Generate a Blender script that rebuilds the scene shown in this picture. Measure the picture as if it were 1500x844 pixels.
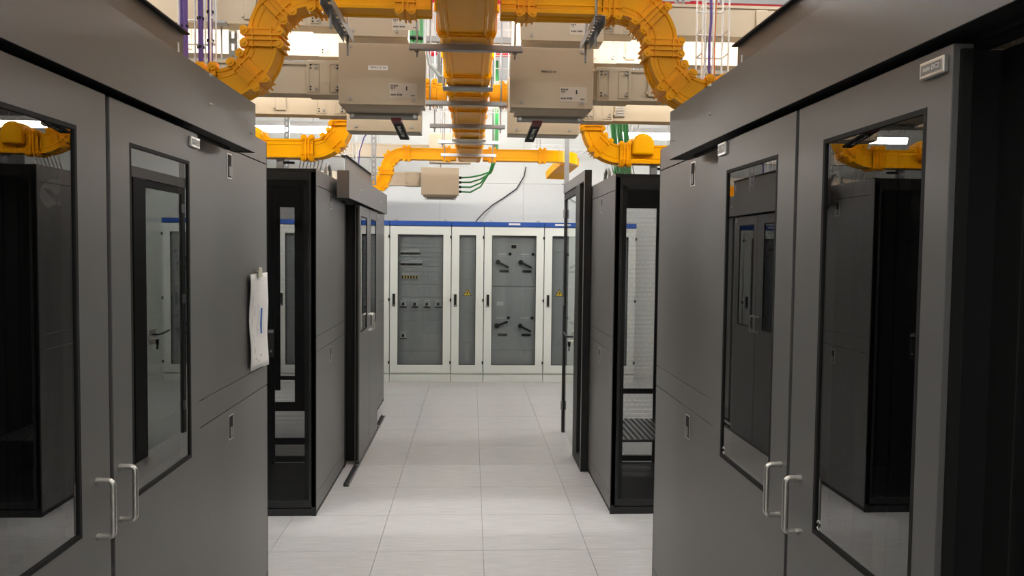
import bpy, bmesh, math, random
from mathutils import Vector, Matrix
random.seed(7)
for o in list(bpy.data.objects): bpy.data.objects.remove(o, do_unlink=True)
scene = bpy.context.scene
COL = scene.collection
# ------------------------------------------------------------------ camera
F_PX, YAW, PITCH, ROLL, CAM_H = 1142.5, 0.05237, 0.04689, 0.01134, 1.705
cd = bpy.data.cameras.new('camera'); cam = bpy.data.objects.new('camera', cd); COL.objects.link(cam)
cd.sensor_fit = 'HORIZONTAL'; cd.sensor_width = 36.0; cd.lens = F_PX / 1500 * 36.0; cd.clip_start = 0.02
_f = Vector((math.sin(YAW)*math.cos(PITCH), math.cos(YAW)*math.cos(PITCH), -math.sin(PITCH)))
_r0 = Vector((math.cos(YAW), -math.sin(YAW), 0)); _u0 = _r0.cross(_f)
_r = _r0*math.cos(ROLL) + _u0*math.sin(ROLL); _u = -_r0*math.sin(ROLL) + _u0*math.cos(ROLL)
_m = Matrix((( _r.x, _u.x, -_f.x, 0), (_r.y, _u.y, -_f.y, 0), (_r.z, _u.z, -_f.z, CAM_H), (0, 0, 0, 1)))
cam.matrix_world = _m
scene.camera = cam
# ------------------------------------------------------------------ world, exposure
w = bpy.data.worlds.new('world'); scene.world = w; w.use_nodes = True
w.node_tree.nodes['Background'].inputs[0].default_value = (0.9, 0.95, 1, 1)
w.node_tree.nodes['Background'].inputs[1].default_value = 0.05
vs = scene.view_settings
vs.view_transform = 'Standard'; vs.look = 'None'; vs.gamma = 1.0; vs.use_curve_mapping = False
vs.exposure = 0.95
LAMP_STRENGTH = 45.0
# linear LED luminaires of the room and lamps added to brighten parts: (x0, x1, y, z, strength factor)
LAMPS = [(-3.6, -2.1, 4.17, 2.93, 0.5, 'left of the corridor between the two near busbar runs'),
         (-2.0, -0.72, 4.17, 2.93, 0.5, 'between the near busbar runs beside the slotted strut'),
         (0.72, 2.0, 4.17, 2.93, 0.5, 'between the near busbar runs beside the wire basket'),
         (2.1, 3.6, 4.17, 2.93, 0.5, 'right of the corridor between the two near busbar runs'),
         (-0.60, 0.55, 4.15, 3.14, 0.7, 'added over the trunk to light the back feed boxes'),  # added lamp, lights the fronts of the rear feed boxes
         (-2.9, -1.4, 8.0, 2.92, 1.0, 'glowing behind the yellow duct over the distant left racks'),
         (1.5, 3.0, 8.0, 2.92, 1.0, 'over the distant right racks behind the green cables'),
         (-0.75, 0.75, 6.4, 3.35, 1.3, 'above the middle of the corridor over the yellow trunk'),
         (-0.75, 0.75, 8.9, 3.55, 1.0, 'added above the white switchboard row to brighten it'),  # extra lamp added to brighten the back wall and cabinets
         (-0.45, 0.40, 3.05, 3.8, 0.8, 'added above the near sliding doors as corridor fill'),  # unseen fill lamp added for the dim near corridor
         (-3.0, -1.3, 3.25, 3.6, 1.0, 'added above the near left pod to light the panels opposite'),  # added out of view to light the right-hand grey panels
         (1.25, 2.95, 3.25, 3.6, 1.0, 'added above the near right pod to light the panels opposite'),  # added out of view to light the left-hand grey panels
         (-0.8, 0.75, -0.6, 3.6, 0.6, 'behind the viewer in the corridor'),
         (-3.0, -1.3, -0.6, 3.6, 0.6, 'behind the viewer on the left'),
         (1.25, 2.95, -0.6, 3.6, 0.6, 'behind the viewer on the right')]

# ------------------------------------------------------------------ materials
MATS = {}
def nodes(name):
    m = bpy.data.materials.new(name); m.use_nodes = True; MATS[name] = m
    nt = m.node_tree; return m, nt, nt.nodes['Principled BSDF']
def plain(name, col, rough=0.5, metal=0.0, bump=0.0, bscale=200.0, var=0.0, ior=1.5, coat=0.0):
    m, nt, b = nodes(name)
    b.inputs['Base Color'].default_value = (*col, 1); b.inputs['Roughness'].default_value = rough
    b.inputs['Metallic'].default_value = metal; b.inputs['IOR'].default_value = ior
    b.inputs['Coat Weight'].default_value = coat
    tc = nt.nodes.new('ShaderNodeTexCoord'); n = nt.nodes.new('ShaderNodeTexNoise')
    n.inputs['Scale'].default_value = bscale; n.inputs['Detail'].default_value = 3
    nt.links.new(tc.outputs['Object'], n.inputs['Vector'])
    if var > 0:
        mx = nt.nodes.new('ShaderNodeMix'); mx.data_type = 'RGBA'
        mx.inputs['A'].default_value = (*[c*(1-var) for c in col], 1); mx.inputs['B'].default_value = (*[min(1, c*(1+var)) for c in col], 1)
        nt.links.new(n.outputs['Fac'], mx.inputs['Factor']); nt.links.new(mx.outputs['Result'], b.inputs['Base Color'])
    if bump > 0:
        bp = nt.nodes.new('ShaderNodeBump'); bp.inputs['Strength'].default_value = bump; bp.inputs['Distance'].default_value = 0.002
        nt.links.new(n.outputs['Fac'], bp.inputs['Height']); nt.links.new(bp.outputs['Normal'], b.inputs['Normal'])
    return m
plain('grey_metal', (0.185, 0.180, 0.177), 0.40, 0.35, 0.12, 900, 0.05)
plain('black_metal', (0.011, 0.011, 0.012), 0.55, 0.0, 0.05, 600, 0.05)
plain('black_rubber', (0.005, 0.005, 0.005), 0.75, 0.0, 0.0, 100, 0.05)
plain('steel', (0.82, 0.80, 0.76), 0.36, 1.0, 0.03, 800, 0.03)
plain('device_grey', (0.46, 0.47, 0.46), 0.5)
plain('zinc', (0.30, 0.30, 0.30), 0.45, 0.5, 0.05, 300, 0.12)
plain('wire_white', (0.80, 0.80, 0.78), 0.4, 0.1, 0, 100, 0.04)
plain('yellow_plastic', (1.0, 0.43, 0.001), 0.30, 0.0, 0.02, 60, 0.03, 1.33, 0.0)
MATS['yellow_plastic'].node_tree.nodes['Principled BSDF'].inputs['Specular IOR Level'].default_value = 0.22
plain('busbar_paint', (0.42, 0.335, 0.23), 0.42, 0.0, 0.04, 700, 0.03)
plain('busbar_seal', (0.30, 0.28, 0.25), 0.5, 0.0, 0.0, 100, 0.03)
plain('cabinet_paint', (0.73, 0.75, 0.695), 0.42, 0.0, 0.05, 800, 0.02)
plain('plate_grey', (0.29, 0.305, 0.305), 0.45, 0.0, 0.0, 300, 0.03)
plain('blue_paint', (0.010, 0.075, 0.36), 0.4, 0.0, 0.0, 300, 0.03)
plain('red_paint', (0.55, 0.015, 0.03), 0.35, 0.0, 0.0, 100, 0.05)
plain('dark_red', (0.14, 0.01, 0.02), 0.5, 0.0, 0.0, 100, 0.05)
plain('green_cable', (0.03, 0.22, 0.05), 0.4, 0.0, 0.0, 100, 0.1)
plain('purple_cable', (0.11, 0.055, 0.27), 0.4, 0.0, 0.0, 100, 0.1)
plain('orange_cable', (0.75, 0.22, 0.03), 0.4, 0.0, 0.0, 100, 0.1)
plain('grey_cable', (0.25, 0.27, 0.26), 0.5, 0.0, 0.0, 100, 0.1)
plain('black_cable', (0.02, 0.02, 0.02), 0.5, 0.0, 0.0, 100, 0.1)
plain('paper', (0.80, 0.79, 0.77), 0.8, 0.0, 0.0, 40, 0.03)
plain('tape', (0.62, 0.58, 0.47), 0.6, 0.0, 0.0, 60, 0.05)
plain('ink', (0.03, 0.03, 0.035), 0.7)
plain('ink_faint', (0.52, 0.52, 0.53), 0.8)
plain('ink_blue', (0.05, 0.19, 0.60), 0.7)
plain('label_white', (0.78, 0.77, 0.73), 0.5)
plain('label_beige', (0.50, 0.43, 0.34), 0.5)
plain('sign_yellow', (0.80, 0.52, 0.02), 0.5)
plain('logo_silver', (0.75, 0.72, 0.68), 0.5)
plain('wall_paint', (0.75, 0.755, 0.71), 0.55, 0.0, 0.03, 40, 0.015)
plain('ceiling_paint', (0.70, 0.71, 0.71), 0.7, 0.0, 0.03, 30, 0.02)
plain('grout', (0.16, 0.155, 0.15), 0.7)
# vinyl floor tile: pale, streaked across the corridor
m, nt, b = nodes('floor_vinyl')
tc = nt.nodes.new('ShaderNodeNewGeometry'); mp = nt.nodes.new('ShaderNodeMapping')
mp.inputs['Scale'].default_value = (2.2, 60, 1); nt.links.new(tc.outputs['Position'], mp.inputs['Vector'])
n1 = nt.nodes.new('ShaderNodeTexNoise'); n1.inputs['Scale'].default_value = 2.2; n1.inputs['Detail'].default_value = 7; n1.inputs['Roughness'].default_value = 0.65
nt.links.new(mp.outputs['Vector'], n1.inputs['Vector'])
cr = nt.nodes.new('ShaderNodeValToRGB'); cr.color_ramp.elements[0].position = 0.28; cr.color_ramp.elements[1].position = 0.72
cr.color_ramp.elements[0].color = (0.425, 0.42, 0.412, 1); cr.color_ramp.elements[1].color = (0.66, 0.652, 0.64, 1)
nt.links.new(n1.outputs['Fac'], cr.inputs['Fac']); nt.links.new(cr.outputs['Color'], b.inputs['Base Color'])
b.inputs['Roughness'].default_value = 0.36
# perforated door sheet
m, nt, b = nodes('perforated_sheet')
b.inputs['Base Color'].default_value = (0.012, 0.012, 0.013, 1); b.inputs['Roughness'].default_value = 0.4
tc = nt.nodes.new('ShaderNodeTexCoord'); sp = nt.nodes.new('ShaderNodeSeparateXYZ'); nt.links.new(tc.outputs['Object'], sp.inputs[0])
def mth(op, a, bb=None):
    n = nt.nodes.new('ShaderNodeMath'); n.operation = op
    for i, v in enumerate((a, bb)):
        if v is None: continue
        if isinstance(v, (int, float)): n.inputs[i].default_value = v
        else: nt.links.new(v, n.inputs[i])
    return n.outputs[0]
def lattice(off):
    px, pz = 0.0075, 0.0130
    u = mth('SUBTRACT', mth('FRACT', mth('ADD', mth('DIVIDE', sp.outputs[0], px), off)), 0.5)
    v = mth('SUBTRACT', mth('FRACT', mth('ADD', mth('DIVIDE', sp.outputs[2], pz), off)), 0.5)
    u = mth('MULTIPLY', u, px); v = mth('MULTIPLY', v, pz)
    return mth('LESS_THAN', mth('ADD', mth('MULTIPLY', u, u), mth('MULTIPLY', v, v)), 0.00325**2)
hole = mth('MAXIMUM', lattice(0.0), lattice(0.5))
tr = nt.nodes.new('ShaderNodeBsdfTransparent'); ms = nt.nodes.new('ShaderNodeMixShader'); out = nt.nodes['Material Output']
nt.links.new(hole, ms.inputs[0]); nt.links.new(b.outputs[0], ms.inputs[1]); nt.links.new(tr.outputs[0], ms.inputs[2]); nt.links.new(ms.outputs[0], out.inputs[0])
def glassy(name, tint, ior, spec=(1, 1, 1), rough=0.0):
    m, nt, b = nodes(name); nt.nodes.remove(b); out = nt.nodes['Material Output']
    tr = nt.nodes.new('ShaderNodeBsdfTransparent'); tr.inputs[0].default_value = (*tint, 1)
    gl = nt.nodes.new('ShaderNodeBsdfGlossy'); gl.inputs[0].default_value = (*spec, 1); gl.inputs['Roughness'].default_value = rough
    fr = nt.nodes.new('ShaderNodeFresnel'); fr.inputs[0].default_value = ior
    ms = nt.nodes.new('ShaderNodeMixShader')
    ge = nt.nodes.new('ShaderNodeNewGeometry'); sb = nt.nodes.new('ShaderNodeMath'); sb.operation = 'SUBTRACT'; sb.inputs[0].default_value = 1.0
    nt.links.new(ge.outputs['Backfacing'], sb.inputs[1])          # the leaving face of a thin pane adds no second reflection
    mu = nt.nodes.new('ShaderNodeMath'); mu.operation = 'MULTIPLY'; nt.links.new(fr.outputs[0], mu.inputs[0]); nt.links.new(sb.outputs[0], mu.inputs[1])
    nt.links.new(mu.outputs[0], ms.inputs[0]); nt.links.new(tr.outputs[0], ms.inputs[1]); nt.links.new(gl.outputs[0], ms.inputs[2]); nt.links.new(ms.outputs[0], out.inputs[0])
    return m
glassy('door_glass', (0.55, 0.56, 0.56), 2.5)
glassy('clear_glass', (0.86, 0.89, 0.88), 1.45)
glassy('switchboard_glass', (0.88, 0.89, 0.89), 1.5)
glassy('roof_sheet', (0.20, 0.20, 0.20), 1.4)
for f_ in sorted(set(l[4] for l in LAMPS)):
    m, nt, b = nodes('lamp_diffuser_%g' % f_); nt.nodes.remove(b)
    em = nt.nodes.new('ShaderNodeEmission'); em.inputs[0].default_value = (1.0, 0.99, 0.97, 1); em.inputs[1].default_value = LAMP_STRENGTH*f_
    nt.links.new(em.outputs[0], nt.nodes['Material Output'].inputs[0])

# ------------------------------------------------------------------ helpers
ORIG = {}
class MB:
    def __init__(s): s.v = []; s.f = []
    def add(s, vs, fs):
        k = len(s.v); s.v += [tuple(v) for v in vs]; s.f += [tuple(i+k for i in f) for f in fs]; return s
    def box(s, x0, y0, z0, x1, y1, z1):
        x0, x1 = sorted((x0, x1)); y0, y1 = sorted((y0, y1)); z0, z1 = sorted((z0, z1))
        return s.add([(x0,y0,z0),(x1,y0,z0),(x1,y1,z0),(x0,y1,z0),(x0,y0,z1),(x1,y0,z1),(x1,y1,z1),(x0,y1,z1)],
                     [(0,3,2,1),(4,5,6,7),(0,1,5,4),(1,2,6,5),(2,3,7,6),(3,0,4,7)])
    def cyl(s, p0, p1, r, n=12, r1=None):
        p0 = Vector(p0); p1 = Vector(p1); r1 = r if r1 is None else r1
        d = (p1-p0).normalized(); a = d.orthogonal().normalized(); b = d.cross(a)
        vs = [p0 + (a*math.cos(2*math.pi*i/n) + b*math.sin(2*math.pi*i/n))*r for i in range(n)]
        vs += [p1 + (a*math.cos(2*math.pi*i/n) + b*math.sin(2*math.pi*i/n))*r1 for i in range(n)]
        fs = [(i, (i+1) % n, n+(i+1) % n, n+i) for i in range(n)] + [tuple(range(n-1, -1, -1)), tuple(range(n, 2*n))]
        return s.add(vs, fs)
    def tube(s, pts, r, n=8, closed_caps=True):
        pts = [Vector(p) for p in pts]; k = len(pts); vs = []; prev = None
        for i, p in enumerate(pts):
            t = (pts[min(i+1, k-1)] - pts[max(i-1, 0)]).normalized()
            if prev is None: a = t.orthogonal().normalized()
            else:
                a = prev - t*prev.dot(t)
                a = a.normalized() if a.length > 1e-6 else t.orthogonal().normalized()
            prev = a; b = t.cross(a)
            vs += [p + (a*math.cos(2*math.pi*j/n) + b*math.sin(2*math.pi*j/n))*r for j in range(n)]
        fs = [(i*n+j, i*n+(j+1) % n, (i+1)*n+(j+1) % n, (i+1)*n+j) for i in range(k-1) for j in range(n)]
        fs += [tuple(range(n-1, -1, -1)), tuple((k-1)*n+j for j in range(n))]
        return s.add(vs, fs)
    def sweep(s, path, normals, side, prof):
        n = len(prof); k = len(path); vs = []; side = Vector(side)
        for p, nn in zip(path, normals):
            for a, b in prof: vs.append(Vector(p) + Vector(nn)*a + side*b)
        fs = [(i*n+j, i*n+(j+1) % n, (i+1)*n+(j+1) % n, (i+1)*n+j) for i in range(k-1) for j in range(n)]
        fs += [tuple(range(n-1, -1, -1)), tuple((k-1)*n+j for j in range(n))]
        return s.add(vs, fs)
    def prism(s, poly, axis, a0, a1):           # polygon in the two other axes, extruded along axis
        def P(u, v, a): return {'x': (a, u, v), 'y': (u, a, v), 'z': (u, v, a)}[axis]
        n = len(poly)
        return s.add([P(u, v, a0) for u, v in poly] + [P(u, v, a1) for u, v in poly],
                     [(i, (i+1) % n, n+(i+1) % n, n+i) for i in range(n)] + [tuple(range(n-1, -1, -1)), tuple(range(n, 2*n))])
    def ring(s, axis, a0, a1, o, i):            # rectangular frame; o, i = (u0, v0, u1, v1)
        def P(u, v, a): return {'x': (a, u, v), 'y': (u, a, v)}[axis]
        R = lambda q: [(q[0], q[1]), (q[2], q[1]), (q[2], q[3]), (q[0], q[3])]
        vs = [P(u, v, a0) for u, v in R(o)+R(i)] + [P(u, v, a1) for u, v in R(o)+R(i)]
        fs = []
        for j in range(4):
            k = (j+1) % 4
            fs += [(j, k, 4+k, 4+j), (8+j, 12+j, 12+k, 8+k), (j, 8+j, 8+k, k), (4+j, 4+k, 12+k, 12+j)]
        return s.add(vs, fs)
    def build(s, name, mat, parent=None, smooth=False, bevel=0.0, seg=2):
        o0 = ORIG.get(parent.name, Vector()) if parent else Vector()
        me = bpy.data.meshes.new(name); me.from_pydata([(v[0]-o0.x, v[1]-o0.y, v[2]-o0.z) for v in s.v], [], s.f)
        bm = bmesh.new(); bm.from_mesh(me); bmesh.ops.recalc_face_normals(bm, faces=bm.faces); bm.to_mesh(me); bm.free()
        me.materials.append(MATS[mat])
        if smooth:
            for p in me.polygons: p.use_smooth = True
            try: me.set_sharp_from_angle(angle=math.radians(40))
            except Exception: pass
        ob = bpy.data.objects.new(name, me); COL.objects.link(ob)
        if parent: ob.parent = parent; ORIG[ob.name] = o0
        else: ORIG[ob.name] = Vector()
        if bevel > 0:
            bv = ob.modifiers.new('bevel', 'BEVEL'); bv.width = bevel; bv.segments = seg; bv.limit_method = 'ANGLE'; bv.harden_normals = False
        return ob
def thing(name, label, cat, loc=(0, 0, 0), group=None):
    o = bpy.data.objects.new(name, None); COL.objects.link(o); o.location = loc; o.empty_display_size = 0.1
    o['label'] = label; o['category'] = cat
    if group: o['group'] = group
    ORIG[o.name] = Vector(loc); return o
def tag(o, label, cat, group=None):
    o['label'] = label; o['category'] = cat
    if group: o['group'] = group
    return o
def struct(o): o['kind'] = 'structure'; return o
def box(*a): return MB().box(*a)
def text(name, body, size, mat, parent, origin, ux, uy, depth=0.0006, align='CENTER'):
    """lettering as a flat mesh: ux / uy = reading and up directions"""
    c = bpy.data.curves.new('t', 'FONT'); c.body = body; c.size = size; c.extrude = depth; c.align_x = align; c.align_y = 'CENTER'; c.resolution_u = 2
    t = bpy.data.objects.new('t', c); COL.objects.link(t)
    dg = bpy.context.evaluated_depsgraph_get(); me = bpy.data.meshes.new_from_object(t.evaluated_get(dg))
    bpy.data.objects.remove(t, do_unlink=True)
    ux = Vector(ux); uy = Vector(uy); uz = ux.cross(uy); o0 = ORIG[parent.name]; og = Vector(origin)
    for v in me.vertices: v.co = og + ux*v.co.x + uy*v.co.y + uz*v.co.z - o0
    me.materials.clear(); me.materials.append(MATS[mat])
    ob = bpy.data.objects.new(name, me); COL.objects.link(ob); ob.parent = parent; ORIG[ob.name] = o0
    return ob
def arc(cx, cz, r, a0, a1, n=10):
    return [(cx + r*math.cos(math.radians(a0+(a1-a0)*i/n)), cz + r*math.sin(math.radians(a0+(a1-a0)*i/n))) for i in range(n+1)]

XL, XR = -0.977, 0.917          # corridor faces of the racks
XC = -0.03                      # corridor centre line
RACK_H = 2.21
CAB_Y = 10.067
WALL_Y = 10.6

# ------------------------------------------------------------------ room shell
RX0, RX1, RY0, RY1, RZ = -5.2, 5.2, -3.2, WALL_Y, 4.0
floor = struct(box(RX0, RY0, -0.06, RX1, RY1+0.1, -0.006).build('floor', 'grout'))
tile_src = None; tiles = []
gx0, gy0 = 0.0815, 4.375
for i in range(-9, 9):
    for j in range(-13, 11):
        x0, y0 = gx0+0.6*i, gy0+0.6*j
        a, b2, c, d = max(x0, RX0), max(y0, RY0), min(x0+0.6, RX1), min(y0+0.6, RY1)
        if c-a < 0.02 or d-b2 < 0.02: continue
        tiles.append((math.hypot((a+c)/2, max(0, (b2+d)/2-4.5)) + (3 if b2 < 2 else 0), a, b2, c, d))
tiles.sort()
G = 0.0013
rest = MB()
shared = {}
for k, (_, a, b2, c, d) in enumerate(tiles):
    if k < 200:
        key = (round(c-a, 3), round(d-b2, 3))
        if key not in shared:
            o = box(G, G, -0.006, c-a-G, d-b2-G, 0.0).build('floor_tile', 'floor_vinyl', floor, bevel=0)
            shared[key] = o; o.location = (a, b2, 0)
        else:
            o = shared[key].copy(); COL.objects.link(o); o.parent = floor; o.location = (a, b2, 0)
    else: rest.box(a+G, b2+G, -0.006, c-G, d-G, 0.0)
o = rest.build('floor_tile_field', 'floor_vinyl', floor); o['kind'] = 'stuff'
struct(box(RX0, RY0, RZ, RX1, RY1+0.1, RZ+0.1).build('ceiling', 'ceiling_paint'))
struct(box(RX0-0.1, RY0, 0, RX0, RY1+0.1, RZ).build('wall_left', 'wall_paint'))
struct(box(RX1, RY0, 0, RX1+0.1, RY1+0.1, RZ).build('wall_right', 'wall_paint'))
struct(box(RX0, RY0-0.1, 0, RX1, RY0, RZ).build('wall_front', 'wall_paint'))
wb = struct(box(RX0, RY1+0.01, 0, RX1, RY1+0.1, RZ).build('wall_back', 'grout'))
x = RX0 + 0.25
while x < RX1:
    box(max(x-1.13, RX0), RY1-0.01, 0, min(x-0.003, RX1), RY1+0.012, 2.62).build('wall_panel', 'wall_paint', wb)
    box(max(x-1.13, RX0), RY1-0.01, 2.624, min(x-0.003, RX1), RY1+0.012, RZ).build('wall_panel', 'wall_paint', wb)
    x += 1.13

# ------------------------------------------------------------------ server racks
def latch(parent, X, nx, y, z):
    MB().ring('x', X, X+nx*0.002, (y-0.030, z-0.050, y+0.030, z+0.050), (y-0.026, z-0.046, y+0.026, z+0.046)).build('latch_bezel', 'steel', parent)
    o = box(X-nx*0.002, y-0.026, z-0.046, X+nx*0.001, y+0.026, z+0.046).build('latch', 'black_rubber', parent)
    box(X, y-0.012, z-0.040, X+nx*0.004, y+0.012, z+0.0).build('latch_slide', 'zinc', parent)
    return o
def perforated_door(t, X0, X1, yf, ny, rails=True, handle=None, bars=(0.30, 0.72), logo=None):
    """mesh door in plane y=yf, outward normal ny"""
    d = MB().ring('y', yf, yf-ny*0.03, (X0, 0.055, X1, 2.19), (X0+0.045, 0.10, X1-0.045, 2.135)).build('mesh_door', 'black_metal', t, bevel=0.002)
    x0, x1, z0, z1 = X0+0.045, X1-0.045, 0.10, 2.135
    y = yf-ny*0.012
    MB().add([(x0, y, z0), (x1, y, z0), (x1, y, z1), (x0, y, z1)], [(0, 1, 2, 3)]).build('perforated_sheet', 'perforated_sheet', d)
    if handle is not None:
        h = MB().box(handle-0.018, yf, 1.02, handle+0.018, yf+ny*0.012, 1.20)
        hb = h.build('swing_handle', 'black_rubber', d, bevel=0.003)
        MB().cyl((handle, yf+ny*0.012, 1.06), (handle, yf+ny*0.016, 1.06), 0.008, 14).build('lock_cylinder', 'steel', d, smooth=True)
        box(handle-0.016, yf+ny*0.012, 1.175, handle+0.016, yf+ny*0.015, 1.195).build('handle_cap', 'zinc', d)
    if logo is not None:
        lx, lz, R_ = logo
        yy = yf+ny*0.001
        disc = [(lx+R_*math.cos(a*math.pi/18), lz+R_*math.sin(a*math.pi/18)) for a in range(36)]
        lg = MB().prism(disc, 'y', yy, yy+ny*0.002).build('emblem', 'logo_silver', d)
        y0, y1 = yy+ny*0.002, yy+ny*0.003
        V = [(lx-0.8*R_, lz+0.35*R_), (lx-0.45*R_, lz+0.35*R_), (lx+0.02*R_, lz-0.05*R_), (lx+0.6*R_, lz+0.52*R_), (lx+0.9*R_, lz+0.42*R_), (lx+0.05*R_, lz-0.55*R_)]
        MB().prism(V, 'y', y0, y1).build('emblem_chevron', 'black_metal', d)
        W = [(lx-0.5*R_, lz-0.87*R_), (lx+0.04*R_, lz-0.62*R_), (lx+0.55*R_, lz-0.86*R_), (lx+0.1*R_, lz-1.02*R_)]
        MB().prism(W, 'y', y0, y1).build('emblem_notch', 'black_metal', d)
    return d
def rack(label, side, y0, y1, idx=0, panel=True, front=True, back=True, hf=None, hb=None, logo_front=None, blank=None, group=None, shelves=()):
    """one 600 mm server rack; idx counts racks away from the corridor"""
    X = XL if side < 0 else XR
    nx = -side                          # outward normal of the corridor side
    xa = X + side*0.6*idx; xb = xa + side*0.6
    X0, X1 = min(xa, xb), max(xa, xb)
    t = thing('server_rack', label, 'server rack', ((xa+xb)/2, (y0+y1)/2, 0), group)
    ia = xa + side*0.012                # frame starts behind the cladding
    P = 0.045
    for yy in (y0+0.032, y1-0.032-P):
        for q in (0, 1):
            px = ia if q == 0 else xb-side*(P+0.004)
            box(px, yy, 0.05, px+side*P, yy+P, RACK_H-0.01).build('post', 'black_metal', t, bevel=0.002)
    MB().ring('y', y0+0.0, y0+0.001, (X0, 0, X1, 1), (X0+0.01, 0.01, X1-0.01, 0.9)) 
    box(X0+0.004, y0+0.002, 0.0, X1-0.004, y1-0.002, 0.045).build('plinth', 'black_metal', t, bevel=0.002)
    box(X0+0.002, y0+0.001, RACK_H-0.022, X1-0.002, y1-0.001, RACK_H-0.001).build('top_cover', 'black_metal', t, bevel=0.002)
    for yy in (y0+0.12, y1-0.14):
        for xx in (X0+0.068, X1-0.068-0.03):
            r = MB().box(xx, yy, 0.07, xx+0.03, yy+0.02, RACK_H-0.06)
            r.build('mounting_rail', 'black_metal', t)
    if panel:
        pa, pb = X-nx*0.010, X
        for nm, z0, z1 in (('trim_strip', 2.107, RACK_H), ('upper_side_panel', 1.152, 2.103), ('middle_strip', 1.054, 1.149), ('lower_side_panel', 0.135, 1.050), ('kick_strip', 0.03, 0.131)):
            o = box(pa, y0+0.006, z0, pb, y1-0.006, z1).build(nm, 'grey_metal', t, bevel=0.0015)
            if 'side_panel' in nm: latch(o, X, nx, (y0+y1)/2-0.04, 2.035 if 'upper' in nm else 0.975)
        for yy in (y0, y1-0.006): box(pa-nx*0.02, yy, 0.0, pb+nx*0.0005, yy+0.006, RACK_H).build('edge_strip', 'black_metal', t)
    bx = xb-side*0.003
    box(bx, y0+0.03, 0.045, bx+side*0.002, y1-0.03, RACK_H-0.02).build('inner_side_panel', 'black_metal', t)
    if front: perforated_door(t, X0+0.003, X1-0.003, y0, -1, handle=hf, logo=logo_front)
    if back: perforated_door(t, X0+0.003, X1-0.003, y1, 1, handle=hb)
    for (sx0, sz0, sx1, sz1, yy) in (blank or ()):
        box(sx0, yy, sz0, sx1, yy+0.012, sz1).build('blanking_plate', 'black_metal', t)
    for (sz, s0, s1) in shelves:
        sh = box(X0+0.08, s0, sz, X1-0.08, s1, sz+0.012).build('shelf', 'black_metal', t)
        for k in range(10):
            box(X0+0.1+k*0.04, s0+0.02, sz+0.012, X0+0.118+k*0.04, s1-0.02, sz+0.016).build('shelf_rib', 'zinc', sh)
    return t
GR = 'server racks in the rows'
N0, N1 = 2.72, 3.79        # near row (far half of the near pods)
A0, A1 = 4.972, 6.08       # first row of the far pods
B0, B1 = 7.72, 8.80        # second row of the far pods
# near pods
rack('grey clad end rack on the near left with a paper drawing taped to it', -1, N0, N1, hb=-1.52, logo_front=(-1.40, 1.88, 0.053), group=GR)
rack('black rack behind the near left end rack', -1, N0, N1, idx=1, panel=False, group=GR)
rack('grey clad end rack on the near right beside the closed sliding doors', 1, N0, N1, hb=1.46, group=GR)
rack('black rack behind the near right end rack', 1, N0, N1, idx=1, panel=False, group=GR)
rack('grey clad rack before the near left sliding doors, mostly out of frame', -1, 0.0, 1.08, group=GR)
rack('grey clad rack before the near right sliding doors, mostly out of frame', 1, 0.0, 1.08, group=GR)
# far left pod
yb = A1-0.06
rack('black mesh door rack on the left with grey side and swing handle', -1, A0, A1, hf=-1.255, group=GR,
     blank=[(-1.345, 0.62, -0.995, 2.15, yb), (-1.345, 2.02, -1.56, 2.15, yb), (-1.56, 0.62, -1.455, 2.02, yb), (-1.345, 0.5, -1.26, 0.62, yb), (-1.56, 0.70, -1.345, 0.73, yb), (-1.56, 0.46, -0.995, 0.53, yb), (-1.25, 0.53, -0.995, 0.62, yb), (-1.56, 0.20, -0.995, 0.25, yb)])
rack('black rack next to the left mesh door rack, hidden behind the near row', -1, A0, A1, idx=1, panel=False, group=GR)
rack('grey clad rack at the far end of the left pod by the switchboards', -1, B0, B1, logo_front=(-1.32, 1.84, 0.053), group=GR)
# far right pod
rack('empty see-through mesh door rack on the right with grey side panel', 1, A0, A1, group=GR,
     blank=[(0.93, 0.60, 1.50, 0.64, A1-0.06), (0.93, 0.28, 1.50, 0.36, A1-0.06), (0.93, 2.05, 1.50, 2.17, A1-0.06)], shelves=[(0.40, A0+0.3, A1-0.1)])
rack('black rack next to the see-through right rack, hidden behind the near row', 1, A0, A1, idx=1, panel=False, group=GR)

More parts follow.
